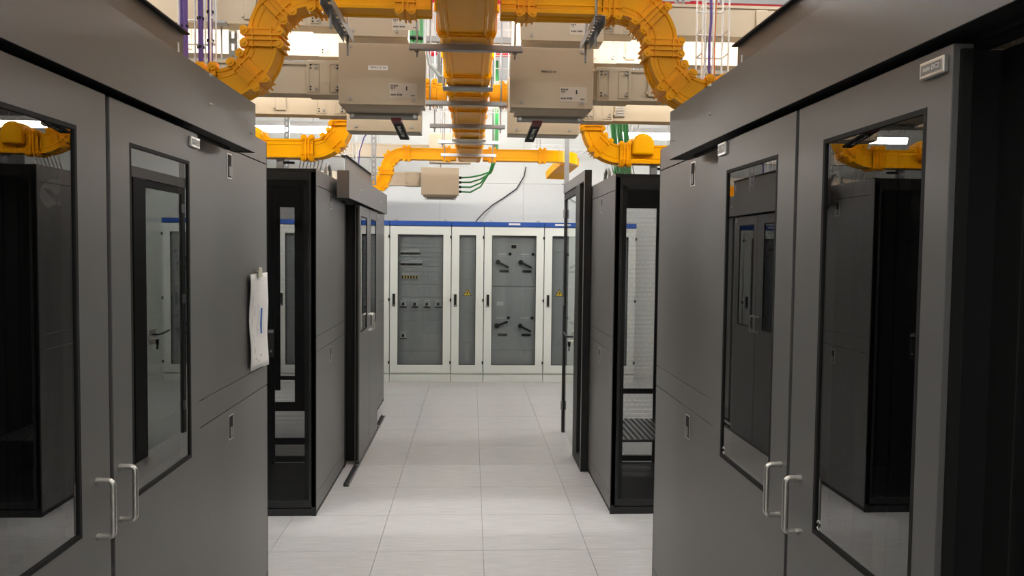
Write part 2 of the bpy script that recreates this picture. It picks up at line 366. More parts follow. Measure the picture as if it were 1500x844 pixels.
# ------------------------------------------------------------------ sliding doors, headers, jambs
WIN_Z0, WIN_Z1 = 1.045, 1.972
def door_tag(t, X, nx, yc, zc, w_, h_, body):
    """name plate clipped on a door leaf"""
    p = box(X, yc-w_/2, zc-h_/2, X+nx*0.010, yc+w_/2, zc+h_/2).build('name_plate', 'steel', t, bevel=0.002)
    box(X+nx*0.010, yc-w_/2+0.005, zc-h_/2+0.006, X+nx*0.0105, yc+w_/2-0.005, zc+h_/2-0.006).build('plate_face', 'zinc', p)
    text('lettering', body, h_*0.40, 'label_white', p, (X+nx*0.0107, yc, zc), (0, nx, 0), (0, 0, 1))
def sliding_door(label, side, Xf, y0, y1, wy0, wy1, wz0, wz1, hy, hz0, hz1, tagpos=None, ztop=2.068, emblem=False):
    nx = -side
    t = thing('sliding_door', label, 'door', (Xf, (y0+y1)/2, 0.012), 'sliding aisle doors')
    Xb = Xf - nx*0.036
    lf = MB().ring('x', Xb, Xf, (y0, 0.012, y1, ztop), (wy0, wz0, wy1, wz1)).build('leaf', 'grey_metal', t, bevel=0.0015)
    g = 0.009
    MB().ring('x', Xf-nx*0.012, Xf+nx*0.0006, (wy0-0.001, wz0-0.001, wy1+0.001, wz1+0.001), (wy0+g, wz0+g, wy1-g, wz1-g)).build('window_gasket', 'black_rubber', t)
    xm = Xf-nx*0.004
    box(xm-nx*0.004, wy0+g-0.003, wz0+g-0.003, xm, wy1-g+0.003, wz1-g+0.003).build('window_pane', 'door_glass', t)
    for yy in (y0, y1):
        e = 0.010 if yy == y1 else -0.010
        e = e*0.3 if y0 > 5 else e
        box(Xb+nx*0.006, yy-e*0.5, 0.03, Xf-nx*0.012, yy+e*0.8, ztop-0.01).build('edge_seal', 'black_rubber', t)
    pr = 0.038; r = 0.012
    pts = [(Xf, hy, hz1)]
    for a in range(0, 91, 18): pts.append((Xf+nx*(pr-r+r*math.sin(math.radians(a))), hy, hz1-r+r*math.cos(math.radians(a))))
    for a in range(90, 181, 18): pts.append((Xf+nx*(pr-r+r*math.sin(math.radians(a))), hy, hz0+r+r*math.cos(math.radians(a))))
    pts.append((Xf, hy, hz0))
    h = MB().tube(pts, 0.0068, 12).build('handle', 'steel', t, smooth=True)
    for z in (hz0, hz1): MB().cyl((Xf, hy, z), (Xf+nx*0.010, hy, z), 0.0075, 14).build('handle_collar', 'steel', h, smooth=True)
    if emblem:
        # small round emblem at the lower corner of the pane
        yc, zc = wy1-g-0.004-0.012, wz0+g+0.016
        for k in (0, 1):
            a0 = 20+180*k
            pts = [(Xf-nx*0.0035, yc+0.009*math.cos(math.radians(a0+s*25)), zc+0.011*math.sin(math.radians(a0+s*25))) for s in range(6)]
            MB().tube(pts, 0.0014, 6).build('pane_mark', 'label_white', t)
    if tagpos: door_tag(t, Xf, nx, *tagpos)
    return t
sl = lambda *a, **k: sliding_door(*a, **k)
sl('grey sliding door leaf at the left edge of the picture with tall dark window', -1, -0.877, 1.325, 1.930, 1.375, 1.79, WIN_Z0, WIN_Z1, 1.862, 1.020, 1.154)
sl('grey sliding door leaf on the near left, beside the paper drawing', -1, -0.877, 1.952, 2.562, 2.06, 2.484, WIN_Z0, WIN_Z1, 1.982, 1.020, 1.154, tagpos=(2.515, 2.035, 0.075, 0.032, 'Aisle DC1'))
sl('grey sliding door leaf on the near right, further from the viewer', 1, 0.817, 1.950, 2.572, 2.062, 2.482, WIN_Z0, WIN_Z1, 1.985, 1.020, 1.154, tagpos=(2.513, 2.045, 0.075, 0.040, 'Aisle DC2'), emblem=True)
sl('grey sliding door leaf on the near right with silver name plate at its top corner', 1, 0.817, 1.306, 1.932, 1.378, 1.79, WIN_Z0, WIN_Z1, 1.862, 1.020, 1.154, tagpos=(1.353, 2.037, 0.072, 0.030, 'Aisle DC2'), emblem=True)
sl('grey sliding door leaf of the far left pod next to its black jamb', -1, -0.877, 6.185, 6.775, 6.25, 6.62, WIN_Z0, WIN_Z1, 6.70, 1.020, 1.154, ztop=2.05)
sl('grey sliding door leaf of the far left pod with small white tag', -1, -0.877, 6.785, 7.375, 6.86, 7.24, WIN_Z0, WIN_Z1, 6.86-0.05, 1.020, 1.154, tagpos=(7.31, 2.02, 0.06, 0.03, 'Aisle'), ztop=2.05)

def header(label, side, Xf, y0, y1, z0=2.083, z1=2.275, ys=()):
    nx = -side
    t = thing('door_header', label, 'door header', (Xf, (y0+y1)/2, z0), 'sliding door headers')
    Xb = Xf-nx*0.085
    box(Xf-nx*0.003, y0, z0, Xf, y1, z1).build('fascia', 'grey_metal', t, bevel=0.001)
    box(Xb, y0, z1-0.003, Xf-nx*0.003, y1, z1).build('top_flange', 'grey_metal', t)
    box(Xb, y0, z0+0.0, Xb+nx*0.003, y1, z1-0.003).build('back_plate', 'grey_metal', t)
    for yy in (y0, y1-0.003): box(Xb+nx*0.003, yy, z0, Xf-nx*0.003, yy+0.003, z1-0.003).build('end_plate', 'grey_metal', t)
    box(Xf-nx*0.082, y0+0.004, z0+0.006, Xf-nx*0.006, y1-0.004, z0+0.045).build('door_track', 'black_metal', t)
    box(Xf-nx*0.080, y0+0.02, z0-0.004, Xf-nx*0.064, y1-0.12, z0+0.006).build('track_seal', 'black_rubber', t)
    yc_ = (y0+y1)/2; box(Xf-nx*0.086, yc_-0.78, z0-0.012, Xf-nx*0.117, yc_+0.70, z0+0.10).build('lintel', 'black_metal', t)
    for yy in ys:
        for zz in (z0+0.09, z1-0.008):
            b_ = MB().cyl((Xf, yy, zz), (Xf+nx*0.004, yy, zz), 0.006, 12); b_.cyl((Xf+nx*0.004, yy, zz), (Xf+nx*0.010, yy, zz), 0.0035, 8)
            b_.build('bolt', 'steel', t, smooth=True)
    for e in (0.055, 0.07):
        MB().cyl((Xf, y1-e, z0+0.068), (Xf+nx*0.0006, y1-e, z0+0.068), 0.003, 8).build('screw_hole', 'black_rubber', t)
    return t
header('long dark grey door header above the near left sliding doors', -1, -0.857, 0.72, 3.16, ys=(1.27, 2.617))
header('long dark grey door header above the near right sliding doors', 1, 0.797, 0.72, 3.145, ys=(1.27, 2.607))
header('dark grey door header of the far left pod jutting into the corridor', -1, -0.857, 5.53, 7.97, z0=2.066, z1=2.258, ys=(6.08, 7.42))
def jamb(label, side, y0, y1, Xf):
    nx = -side
    t = thing('door_jamb', label, 'door jamb', (Xf, (y0+y1)/2, 0), 'black jambs of the sliding doors')
    s = 1 if y1 > y0 else -1
    L = abs(y1-y0)
    box(Xf, y0, 0, Xf-nx*0.05, y0+s*L*0.38, 2.07).build('outer_profile', 'black_metal', t, bevel=0.002)
    p = box(Xf-nx*0.035, y0+s*L*0.38, 0, Xf-nx*0.085, y0+s*L*0.66, 2.07).build('inner_profile', 'black_metal', t, bevel=0.002)
    box(Xf-nx*0.015, y0+s*L*0.70, 0, Xf-nx*0.07, y1, 2.07).build('seal_profile', 'black_rubber', t, bevel=0.002)
    box(Xf+nx*0.055, y1-s*0.012, 0, Xf-nx*0.20, y1, 2.07).build('return_plate', 'black_metal', t)
    for k in range(9):
        z = 0.15+k*0.22
        box(Xf-nx*0.0345, y0+s*L*0.50, z, Xf-nx*0.036, y0+s*L*0.53, z+0.05).build('slot', 'zinc', p)
    return t
jamb('black profile jamb at the right edge of the picture', 1, 1.09, 1.36, XR)
jamb('black profile jamb out of frame beside the left sliding doors', -1, 1.09, 1.36, XL)
jamb('black jamb hidden behind the near left sliding door edge', -1, 2.71, 2.52, XL)
jamb('black jamb hidden behind the near right sliding door edge', 1, 2.71, 2.52, XR)
jamb('black profile jamb between the left rack side and the far sliding doors', -1, 6.085, 6.30, XL)
jamb('black jamb at the far end of the left pod doors', -1, 7.715, 7.45, XL)

def roof_plate(label, side, y0, y1):
    nx = -side; X = XL if side < 0 else XR
    t = thing('roof_edge_panel', label, 'panel', (X, (y0+y1)/2, RACK_H), 'upright panels above the door headers')
    xa = X-nx*0.0
    s0, s1 = y1-0.05, y1-0.037
    box(xa, y0, 2.19, xa-nx*0.003, y1, 2.425).build('sheet', 'grey_metal', t)
    box(xa+nx*0.018, y0-0.01, 2.425, xa-nx*0.035, y1+0.012, 2.430).build('top_flange', 'black_metal', t)
    box(xa+nx*0.0006, s0, 2.33, xa, s1, 2.385).build('slot', 'label_white', t)
    return t
roof_plate('upright dark sheet above the near left door header', -1, 1.08, 2.72)
roof_plate('upright dark sheet above the near right door header', 1, 1.08, 2.70)
roof_plate('upright dark sheet above the far left door header', -1, 6.10, 7.72)
for lab, side, y0, y1 in (('tinted roof sheet over the near left aisle', -1, 1.08, 2.72), ('tinted roof sheet over the near right aisle', 1, 1.08, 2.72), ('tinted roof sheet over the far left aisle', -1, 6.08, 7.72)):
    X = XL if side < 0 else XR
    tag(box(X+side*0.006, y0+0.01, 2.19, X+side*1.2, y1-0.01, 2.196).build('aisle_roof', 'roof_sheet'), lab, 'roof sheet')
    tag(box(X+side*1.2, y0+0.003, 0.0, X+side*1.215, y1-0.003, 2.188).build('aisle_end_wall', 'black_metal'), lab.replace('tinted roof sheet over', 'black end wall closing'), 'wall panel')

# floor guide rail of the far left doors
t = thing('floor_guide_rail', 'black metal floor guide sticking out under the far left sliding doors', 'guide rail', (-0.885, 6.8, 0))
box(-0.905, 5.595, 0, -0.868, 7.985, 0.008).build('base_strip', 'black_metal', t)
box(-0.905, 5.595, 0.008, -0.899, 7.985, 0.022).build('rail_lip', 'black_metal', t)
box(-0.874, 5.595, 0.008, -0.868, 7.985, 0.011).build('rail_lip', 'zinc', t)
for yy in (6.12, 7.50): MB().cyl((-0.887, yy, 0.008), (-0.887, yy, 0.014), 0.011, 12).build('rail_screw', 'steel', t)

# glass door of the far right pod
t = thing('glass_aisle_door', 'black framed glass door standing along the right side of the corridor', 'glass door', (0.9, 6.6, 0))
ZT = 2.335
fx0, fx1 = 0.860, 0.914
box(fx0, 5.95, 0, fx1, 5.99, ZT).build('frame_post', 'black_metal', t, bevel=0.003)
box(fx0-0.001, 5.99, 2.25, fx1, 7.33, ZT).build('head_rail', 'grey_metal', t, bevel=0.003)
box(fx0-0.001, 5.951, 0.002, fx0, 5.989, ZT-0.003).build('frame_face', 'grey_metal', t)
box(fx0, 5.99, 0, fx1, 6.22, 0.085).build('sill_rail', 'black_metal', t, bevel=0.003)
box(fx0, 6.22, 0, fx1, 6.45, 2.25).build('middle_stile', 'black_metal', t, bevel=0.003)
box(fx0+0.02, 5.99, 0.085, fx0+0.026, 6.22, 2.25).build('side_light', 'clear_glass', t)
lf = box(fx0+0.02, 6.455, 0.03, fx0+0.028, 7.27, 2.24).build('glass_leaf', 'clear_glass', t)
box(fx0+0.008, 7.265, 0.0, fx0+0.042, 7.335, 2.25).build('outer_stile', 'black_metal', t, bevel=0.002)
box(fx0+0.008, 6.455, 2.19, fx0+0.042, 7.265, 2.245).build('leaf_top_rail', 'black_metal', t, bevel=0.002)
for z in (0.22, 1.20, 2.02): box(fx0-0.006, 7.25, z, fx0+0.01, 7.29, z+0.08).build('hinge', 'zinc', t, bevel=0.003)
h = MB().tube([(fx0+0.02, 6.575, 0.985), (fx0-0.04, 6.575, 0.985), (fx0-0.046, 6.60, 0.985), (fx0-0.046, 6.72, 0.992), (fx0-0.042, 6.80, 1.0)], 0.008, 10).build('lever_handle', 'black_metal', t, smooth=True)
box(fx0+0.012, 6.52, 0.90, fx0+0.02, 6.66, 1.03).build('lock_case', 'steel', t, bevel=0.003)
k = MB().cyl((fx0+0.012, 6.60, 0.945), (fx0-0.02, 6.60, 0.945), 0.007, 10); k.build('key_stem', 'steel', t)
k = MB().cyl((fx0-0.02, 6.60, 0.94), (fx0-0.02, 6.60, 0.90), 0.013, 10); k.box(fx0-0.024, 6.59, 0.86, fx0-0.016, 6.61, 0.90); k.build('hanging_key', 'black_rubber', t)
# grey post above it
t = thing('strut_post', 'grey square strut rising above the glass door', 'strut', (0.88, 7.30, 2.336))
box(0.862, 7.28, 2.336, 0.903, 7.32, 3.95).build('channel', 'zinc', t, bevel=0.003)
box(0.845, 7.262, 2.336, 0.92, 7.338, 2.342).build('foot_plate', 'zinc', t)

# paper drawing
t = thing('paper_drawing', 'white paper floor plan taped to the grey panel of the near left rack', 'paper', (XL+0.004, 3.6, 1.38))
PX = XL+0.0075
ny_, nz_ = 12, 16; vs_ = []; fs_ = []
for j in range(nz_+1):
    for i in range(ny_+1):
        u, v = i/ny_, j/nz_
        wob = 0.0035*math.sin(v*9+u*2)+0.003*math.sin(u*7+1)+0.004
        edge = 0.007*math.sin(v*7+0.6)
        vs_.append((PX+wob, 3.452+0.296*u+edge*(1 if u > 0.5 else 0.4), 1.162+0.43*v-0.012*(u-0.3)*(1-v)))
for j in range(nz_):
    for i in range(ny_):
        a = j*(ny_+1)+i; fs_.append((a, a+1, a+ny_+2, a+ny_+1))
sheet = MB().add(vs_, fs_); so = sheet.build('sheet', 'paper', t, smooth=True)
sd = so.modifiers.new('thickness', 'SOLIDIFY'); sd.thickness = 0.0006
def on_sheet(u, v):
    return (PX+0.0035*math.sin(v*9+u*2)+0.003*math.sin(u*7+1)+0.004+0.0009, 3.452+0.296*u+0.007*math.sin(v*7+0.6)*(1 if u > 0.5 else 0.4), 1.162+0.43*v-0.012*(u-0.3)*(1-v))
for k in range(26):
    u, v = random.uniform(0.1, 0.9), random.uniform(0.08, 0.92); L = random.uniform(0.03, 0.16); hz = random.random() < 0.5
    pts = [on_sheet(min(0.95, u+(L*s/4 if hz else 0)), min(0.95, v+(0 if hz else L*s/4))) for s in range(5)]
    MB().tube(pts, 0.0006, 4).build('drawn_line', 'ink_faint', so)
for (u, v) in ((0.28, 0.10), (0.45, 0.07), (0.58, 0.12)):
    MB().tube([on_sheet(u, v), on_sheet(u+0.03, v+0.015)], 0.0022, 6).build('drawn_mark', 'ink_faint', so)
pts = [on_sheet(0.66+0.02*(s/8), 0.63-0.27*s/8) for s in range(9)]
MB().tube(pts, 0.0055, 6).build('blue_marker_line', 'ink_blue', so)
MB().prism([(3.572, 1.572), (3.642, 1.576), (3.634, 1.618), (3.584, 1.622)], 'x', PX+0.0095, PX+0.0110).build('tape', 'tape', t)
box(PX-0.006, 3.585, 1.600, PX+0.0095, 3.632, 1.606).build('tape_fold', 'tape', t)

# ------------------------------------------------------------------ switchboard cabinets along the back wall
def ceecabinet(label, x0, x1, kind):
    t = thing('switchboard_cabinet', label, 'electrical cabinet', ((x0+x1)/2, CAB_Y+0.22, 0), 'white switchboard cabinets along the back wall')
    g = 0.003; yf = CAB_Y
    b_ = MB().ring('y', yf+0.022, yf+0.45, (x0+g, 0.105, x1-g, 2.02), (x0+0.02, 0.13, x1-0.02, 2.0)); b_.box(x0+g, yf+0.44, 0.105, x1-g, yf+0.452, 2.02)
    b_.build('body', 'cabinet_paint', t)
    box(x0+g, yf+0.012, 0, x1-g, yf+0.44, 0.102).build('plinth', 'cabinet_paint', t, bevel=0.002)
    if x1-x0 > 0.5: box(x0+0.07, yf+0.009, 0.015, x1-0.07, yf+0.013, 0.088).build('plinth_cover', 'cabinet_paint', t)
    bl = box(x0+g, yf-0.002, 2.022, x1-g, yf+0.45, 2.082).build('blue_band', 'blue_paint', t, bevel=0.003)
    if kind in ('rotary', 'sign2'): box((x0+x1)/2-0.075, yf-0.004, 2.042, (x0+x1)/2+0.075, yf-0.002, 2.066).build('band_label', 'label_white', bl)
    m_ = 0.103; wz0, wz1 = 0.226, 1.908
    d = MB().ring('y', yf, yf+0.02, (x0+0.005, 0.122, x1-0.005, 2.012), (x0+m_, wz0, x1-m_, wz1)).build('door', 'cabinet_paint', t, bevel=0.002)
    MB().ring('y', yf+0.003, yf+0.02, (x0+m_, wz0, x1-m_, wz1), (x0+m_+0.006, wz0+0.006, x1-m_-0.006, wz1-0.006)).build('glazing_gasket', 'black_rubber', d)
    box(x0+m_+0.004, yf+0.008, wz0+0.004, x1-m_-0.004, yf+0.012, wz1-0.004).build('glass_pane', 'switchboard_glass', d)
    hx = x0+0.055
    hh = box(hx-0.017, yf-0.012, 0.985, hx+0.017, yf, 1.145).build('door_handle', 'black_rubber', d, bevel=0.004)
    MB().cyl((hx, yf-0.012, 1.0), (hx, yf-0.015, 1.0), 0.007, 10).build('key_lock', 'steel', d)
    for z in (0.26, 1.07, 1.88): box(x1-0.016, yf-0.010, z-0.018, x1+0.004, yf, z+0.018).build('hinge', 'black_rubber', d, bevel=0.002)
    # inner front plates
    ip = yf+0.065
    if kind == 'breakers':
        zs = [0.14, 0.40, 0.62, 0.80, 0.92, 1.10, 1.27, 1.43, 1.50, 1.56, 1.62, 1.68, 1.745, 1.80, 2.0]
        for a, b2 in zip(zs[:-1], zs[1:]):
            box(x0+0.03, ip, a+0.001, x1-0.03, ip+0.01, b2-0.001).build('front_plate', 'plate_grey', t, bevel=0.0015)
        X = lambda px: x0+0.103+(px-75)/(420-75)*0.584
        for (zc, n0, n1) in ((1.665, 92, 240), (1.525, 92, 258)):
            rowp = box(X(n0), ip-0.012, zc-0.035, X(n1), ip, zc+0.035).build('breaker_row', 'device_grey', t)
            cnt = 14
            for k in range(cnt):
                a = X(n0)+(X(n1)-X(n0))*k/cnt
                box(a+0.002, ip-0.022, zc-0.016, a+(X(n1)-X(n0))/cnt-0.002, ip-0.012, zc+0.014).build('breaker_lever', 'black_rubber', rowp)
            box(X(n0)+0.12, ip-0.002, zc+0.04, X(n1)-0.01, ip, zc+0.055).build('row_label', 'device_grey', t)
        rowp = box(X(102), ip-0.012, 1.33, X(230), ip, 1.385).build('breaker_row', 'plate_grey', t)
        for k in range(6):
            a = X(102)+(X(230)-X(102))*k/6
            box(a+0.004, ip-0.02, 1.342, a+0.022, ip-0.012, 1.375).build('breaker_lever', 'black_rubber', rowp)
            box(a+0.024, ip-0.016, 1.345, a+0.034, ip-0.012, 1.372).build('yellow_marker', 'sign_yellow', rowp)
        box(X(102), ip-0.002, 1.39, X(230), ip, 1.402).build('row_label', 'device_grey', t)
        for (px, zc) in ((116, 1.012), (204, 1.012), (296, 1.012), (382, 1.012), (116, 0.60)):
            c = X(px)
            s_ = box(c-0.042, ip-0.010, zc-0.032, c+0.042, ip, zc+0.030).build('isolator', 'device_grey', t, bevel=0.003)
            box(c-0.018, ip-0.022, zc-0.018, c+0.014, ip-0.010, zc+0.016).build('isolator_knob', 'black_rubber', s_)
            box(c-0.042, ip-0.012, zc-0.048, c+0.042, ip-0.003, zc-0.034).build('isolator_base', 'black_rubber', s_)
            box(c-0.045, ip-0.002, zc+0.038, c+0.045, ip, zc+0.052).build('name_strip', 'device_grey', t)
    elif kind == 'rotary':
        for a, b2 in ((0.14, 0.22+0.2), (0.42, 1.245), (1.25, 2.0)):
            box(x0+0.03, ip, a+0.001, x1-0.03, ip+0.01, b2-0.001).build('front_plate', 'plate_grey', t, bevel=0.0015)
        W_ = x1-x0-2*m_
        for (fx, zc, up) in ((0.14, 1.565, 0), (0.66, 1.565, 0), (0.12, 0.735, 1), (0.66, 0.735, 0)):
            c = x0+m_+W_*fx
            kb = MB().cyl((c, ip, zc), (c, ip-0.05, zc), 0.03, 20).build('rotary_hub', 'black_rubber', t, smooth=True)
            ang = math.radians(22 if up else -27); dx, dz = math.cos(ang), math.sin(ang); L = 0.155
            px_, pz_ = -dz*0.014, dx*0.014
            MB().prism([(c+px_, zc+pz_), (c+L*dx+px_, zc+L*dz+pz_), (c+L*dx-px_, zc+L*dz-pz_), (c-px_, zc-pz_)], 'y', ip-0.052, ip-0.03).build('rotary_lever', 'black_rubber', kb, bevel=0.004)
            box(c+0.02, ip-0.006, zc-0.135, c+0.14, ip, zc-0.103).build('display_slot', 'black_rubber', t)
            MB().cyl((c+0.155, ip, zc+0.105), (c+0.155, ip-0.012, zc+0.105), 0.02, 14).build('key_switch', 'black_rubber', t, smooth=True)
            box(c+0.0, ip-0.002, zc+0.095, c+0.11, ip, zc+0.112).build('name_strip', 'device_grey', t)
            MB().ring('y', ip-0.0015, ip, (c-0.045, zc-0.075, c+0.165, zc+0.075), (c-0.043, zc-0.073, c+0.163, zc+0.073)).build('printed_outline', 'ink_faint', t)
        box(x0+m_+0.245, ip-0.008, 1.735, x0+m_+0.325, ip, 1.80).build('meter', 'label_beige', t); box(x0+m_+0.252, ip-0.010, 1.742, x0+m_+0.318, ip-0.008, 1.788).build('meter_display', 'black_rubber', t)
        box(x0+m_+0.07, ip-0.002, 1.0, x0+m_+0.16, ip, 1.05).build('name_strip', 'device_grey', t)
    else:
        for a, b2 in ((0.14, 0.52), (0.52, 0.92), (0.92, 1.32), (1.32, 1.70), (1.70, 2.0)):
            box(x0+0.03, ip, a+0.001, x1-0.03, ip+0.01, b2-0.001).build('front_plate', 'plate_grey', t, bevel=0.0015)
        if kind in ('sign', 'sign2'):
            c = (x0+x1)/2; zc = 1.155; yy = ip-0.001
            tri = lambda s, a: [(c-s, zc-s*0.58), (c+s, zc-s*0.58), (c, zc+s*1.155)]
            sg = MB().prism(tri(0.056, 0), 'y', yy-0.002, yy).build('warning_sign', 'ink', t)
            MB().prism(tri(0.045, 0), 'y', yy-0.0035, yy-0.002).build('sign_field', 'sign_yellow', sg)
            bolt = [(c+0.004, zc+0.030), (c-0.012, zc+0.002), (c-0.002, zc+0.004), (c-0.008, zc-0.020), (c+0.013, zc+0.010), (c+0.003, zc+0.008), (c+0.010, zc+0.030)]
            MB().prism(bolt, 'y', yy-0.005, yy-0.0035).build('lightning_mark', 'ink', sg)
    for xx in (x0+0.08, x1-0.08):
        if x1-x0 > 0.5:
            pts = [(xx+0.018*math.cos(a*math.pi/8), yf+0.06, 2.082+0.018*math.sin(a*math.pi/8)) for a in range(9)]
            MB().tube(pts, 0.004, 6).build('lifting_eye', 'zinc', t, smooth=True)
    return t
ceecabinet('white switchboard cabinet hidden at the far left end of the back row', -3.25, -2.47, 'plain')
ceecabinet('narrow switchboard cabinet seen only through the left mesh rack', -2.47, -2.05, 'plain')
ceecabinet('wide switchboard cabinet behind the far left pod', -2.05, -1.27, 'plain')
ceecabinet('white cabinet edge just right of the far left sliding doors', -1.267, -1.047, 'slim')
ceecabinet('wide white cabinet with rows of breakers behind its glass door', -1.046, -0.259, 'breakers')
ceecabinet('narrow white cabinet with a yellow warning triangle in mid row', -0.258, 0.161, 'sign')
ceecabinet('wide white cabinet with four black rotary handles behind glass', 0.162, 0.941, 'rotary')
ceecabinet('narrow white cabinet with warning triangle beside the framed glass door', 0.942, 1.361, 'sign2')
ceecabinet('last white cabinet at the right end, seen through the mesh rack', 1.362, 2.142, 'rotary')
MB().tube([(0.72, 10.50, 2.84), (0.70, 10.54, 2.72), (0.60, 10.57, 2.55), (0.42, 10.58, 2.42), (0.28, 10.57, 2.33), (0.16, 10.53, 2.22), (0.08, 10.48, 2.13), (0.05, 10.45, 2.085)], 0.008, 8)
o = MB().tube([(0.72, 10.50, 2.84), (0.70, 10.54, 2.72), (0.60, 10.57, 2.55), (0.42, 10.57, 2.42), (0.28, 10.56, 2.33), (0.16, 10.52, 2.22), (0.08, 10.47, 2.13), (0.05, 10.44, 2.086)], 0.008, 8).build('power_cable', 'black_cable', smooth=True)
tag(o, 'single thin black cable hanging down the white back wall to the cabinets', 'cable')

# ------------------------------------------------------------------ yellow fibre raceways
HH, DD = 0.060, 0.125
def chan_prof(h=HH, D=DD):
    return [(-h, 0.02), (-h, -0.006), (-h+0.013, -0.006), (-h+0.016, 0), (-h+0.03, 0), (-h+0.032, -0.003), (-h+0.036, -0.003), (-h+0.038, 0), (h-0.016, 0), (h-0.013, -0.006), (h, -0.006), (h, 0.02), (h-0.004, 0.024), (h-0.004, D-0.024), (h, D-0.02), (h, D), (-h, D), (-h, D-0.02), (-h+0.005, D-0.024), (-h+0.005, D*0.62), (-h, D*0.60), (-h, D*0.52), (-h+0.005, D*0.5), (-h+0.005, 0.024)]
def normals2(path):
    out = []
    for i in range(len(path)):
        a = Vector(path[max(i-1, 0)]); b = Vector(path[min(i+1, len(path)-1)]); d = (b-a).normalized()
        out.append(Vector((-d.z, 0, d.x)))
    return out
def section(name, t, pts2, Y, mat='yellow_plastic'):
    p3 = [Vector((x, Y, z)) for x, z in pts2]
    return MB().sweep(p3, normals2(p3), (0, 1, 0), chan_prof()).build(name, mat, t)
def coupler(t, c, d, Y, mat='yellow_plastic', h=HH, D=DD, bosses=True):
    """collar with ribs and round screw bosses at point c of the run, direction d (x, z)"""
    c = Vector((c[0], Y, c[1])); d = Vector((d[0], 0, d[1])).normalized(); n = Vector((-d.z, 0, d.x)); s = Vector((0, 1, 0))
    def col(t0, t1, e):
        pr = [(-h-e, -0.008-e), (h+e, -0.008-e), (h+e, D+e), (-h-e, D+e)]
        return [(c+d*t0, c+d*t1), pr]
    m_ = MB()
    for t0, t1, e in ((-0.036, 0.036, 0.004), (-0.013, -0.006, 0.015), (0.006, 0.013, 0.015), (-0.036, -0.030, 0.009), (0.030, 0.036, 0.009)):
        (a, b2), pr = col(t0, t1, e); m_.sweep([a, b2], [n, n], s, pr)
    for k in (-0.3, 0.3): # lengthwise ribs
        m_.sweep([c-d*0.04, c+d*0.04], [n, n], s, [(h*2*k-0.002, -0.021), (h*2*k+0.002, -0.021), (h*2*k+0.002, 0), (h*2*k-0.002, 0)])
    o = m_.build('coupler', mat, t)
    if bosses:
        for q in (-1, 1):
            for e in (-1, 1):
                p = c + d*(0.026*q) + n*((h+0.008)*e)
                bm_ = MB(); y0, y1 = (-0.014, 0.02) if e > 0 else (-0.02, 0.012)
                bm_.cyl(p+s*(y0-0.006), p+s*y1, 0.016, 16)
                bm_.cyl(p+s*(y0-0.012), p+s*y0, 0.0075, 10)
                if e < 0:
                    pk = p - n*0.008; bm_.sweep([pk-d*0.014+s*-0.012, pk+d*0.014+s*-0.012], [n, n], s, [(-0.008, -0.006), (0.004, -0.006), (0.004, 0.03), (-0.008, 0.03)])
                bm_.build('screw_boss', mat, o, smooth=True)
    return o
ZU, ZLOW = 2.722, 2.350
RR = (ZU-ZLOW)/2
def drop_run(label, side, Y, xs, xv, xend, hood=None, zu=ZU, zl=ZLOW):
    """cross duct from the trunk, double bend down, then out over the racks"""
    t = thing('cable_raceway', label, 'cable duct', (xv, Y, zl), 'yellow fibre cable ducts')
    s = side; r = (zu-zl)/2
    xa = xv - s*r; xb = xv + s*r
    section('straight_section', t, [(xs, zu), (xa-s*0.02, zu)], Y)
    # arcs from horizontal to vertical to horizontal, split at 45 degrees
    up = [(xa-s*0.02, zu)] + [(xa + s*r*math.sin(a), zu-r+r*math.cos(a)) for a in [math.radians(q) for q in range(0, 46, 9)]]
    up2 = [(xa + s*r*math.sin(a), zu-r+r*math.cos(a)) for a in [math.radians(q) for q in range(45, 91, 9)]]
    lo = [(xb - s*r*math.cos(a), zl+r-r*math.sin(a)) for a in [math.radians(q) for q in range(0, 46, 9)]]
    lo2 = [(xb - s*r*math.cos(a), zl+r-r*math.sin(a)) for a in [math.radians(q) for q in range(45, 91, 9)]] + [(xb+s*0.02, zl)]
    for q in (up, up2, lo, lo2): section('bend', t, q, Y)
    section('straight_section', t, [(xb+s*0.02, zl), (xend, zl)], Y)
    c45 = math.sqrt(0.5)
    coupler(t, (xa-s*0.03, zu), (s, 0), Y)
    coupler(t, up[-1], (s*c45, -c45), Y)
    coupler(t, up2[-1], (0, -1) if s < 0 else (0, -1), Y) if False else coupler(t, (xv, zu-r), (s*0.0001, -1), Y)
    coupler(t, lo[-1], (s*c45, -c45), Y)
    coupler(t, (xb+s*0.03, zl), (s, 0), Y)
    coupler(t, (xs+s*0.10, zu), (s, 0), Y)
    if hood:
        hx, hw, hh = hood
        R_ = hw/2
        arch = [(hx-R_, zl-0.01), (hx+R_, zl-0.01)] + [(hx+R_*math.cos(a*math.pi/14), zl+hh-R_+R_*math.sin(a*math.pi/14)) for a in range(15)]
        hd = MB().prism(arch, 'y', Y-0.045, Y+0.10).build('exit_hood', 'yellow_plastic', t, smooth=True, bevel=0.02, seg=4)
        # flared throat beside the hood
        pts = [(hx-s*(R_+0.055), zl+HH-0.004)] + [(hx-s*(R_+0.055)+s*0.055*math.sin(a*math.pi/16), zl+HH+0.045*(1-math.cos(a*math.pi/16))) for a in range(1, 9)] + [(hx-s*(R_-0.01), zl+HH-0.004)]
        MB().prism(pts, 'y', Y+0.0, Y+0.10).build('hood_throat', 'yellow_plastic', t)
    return t
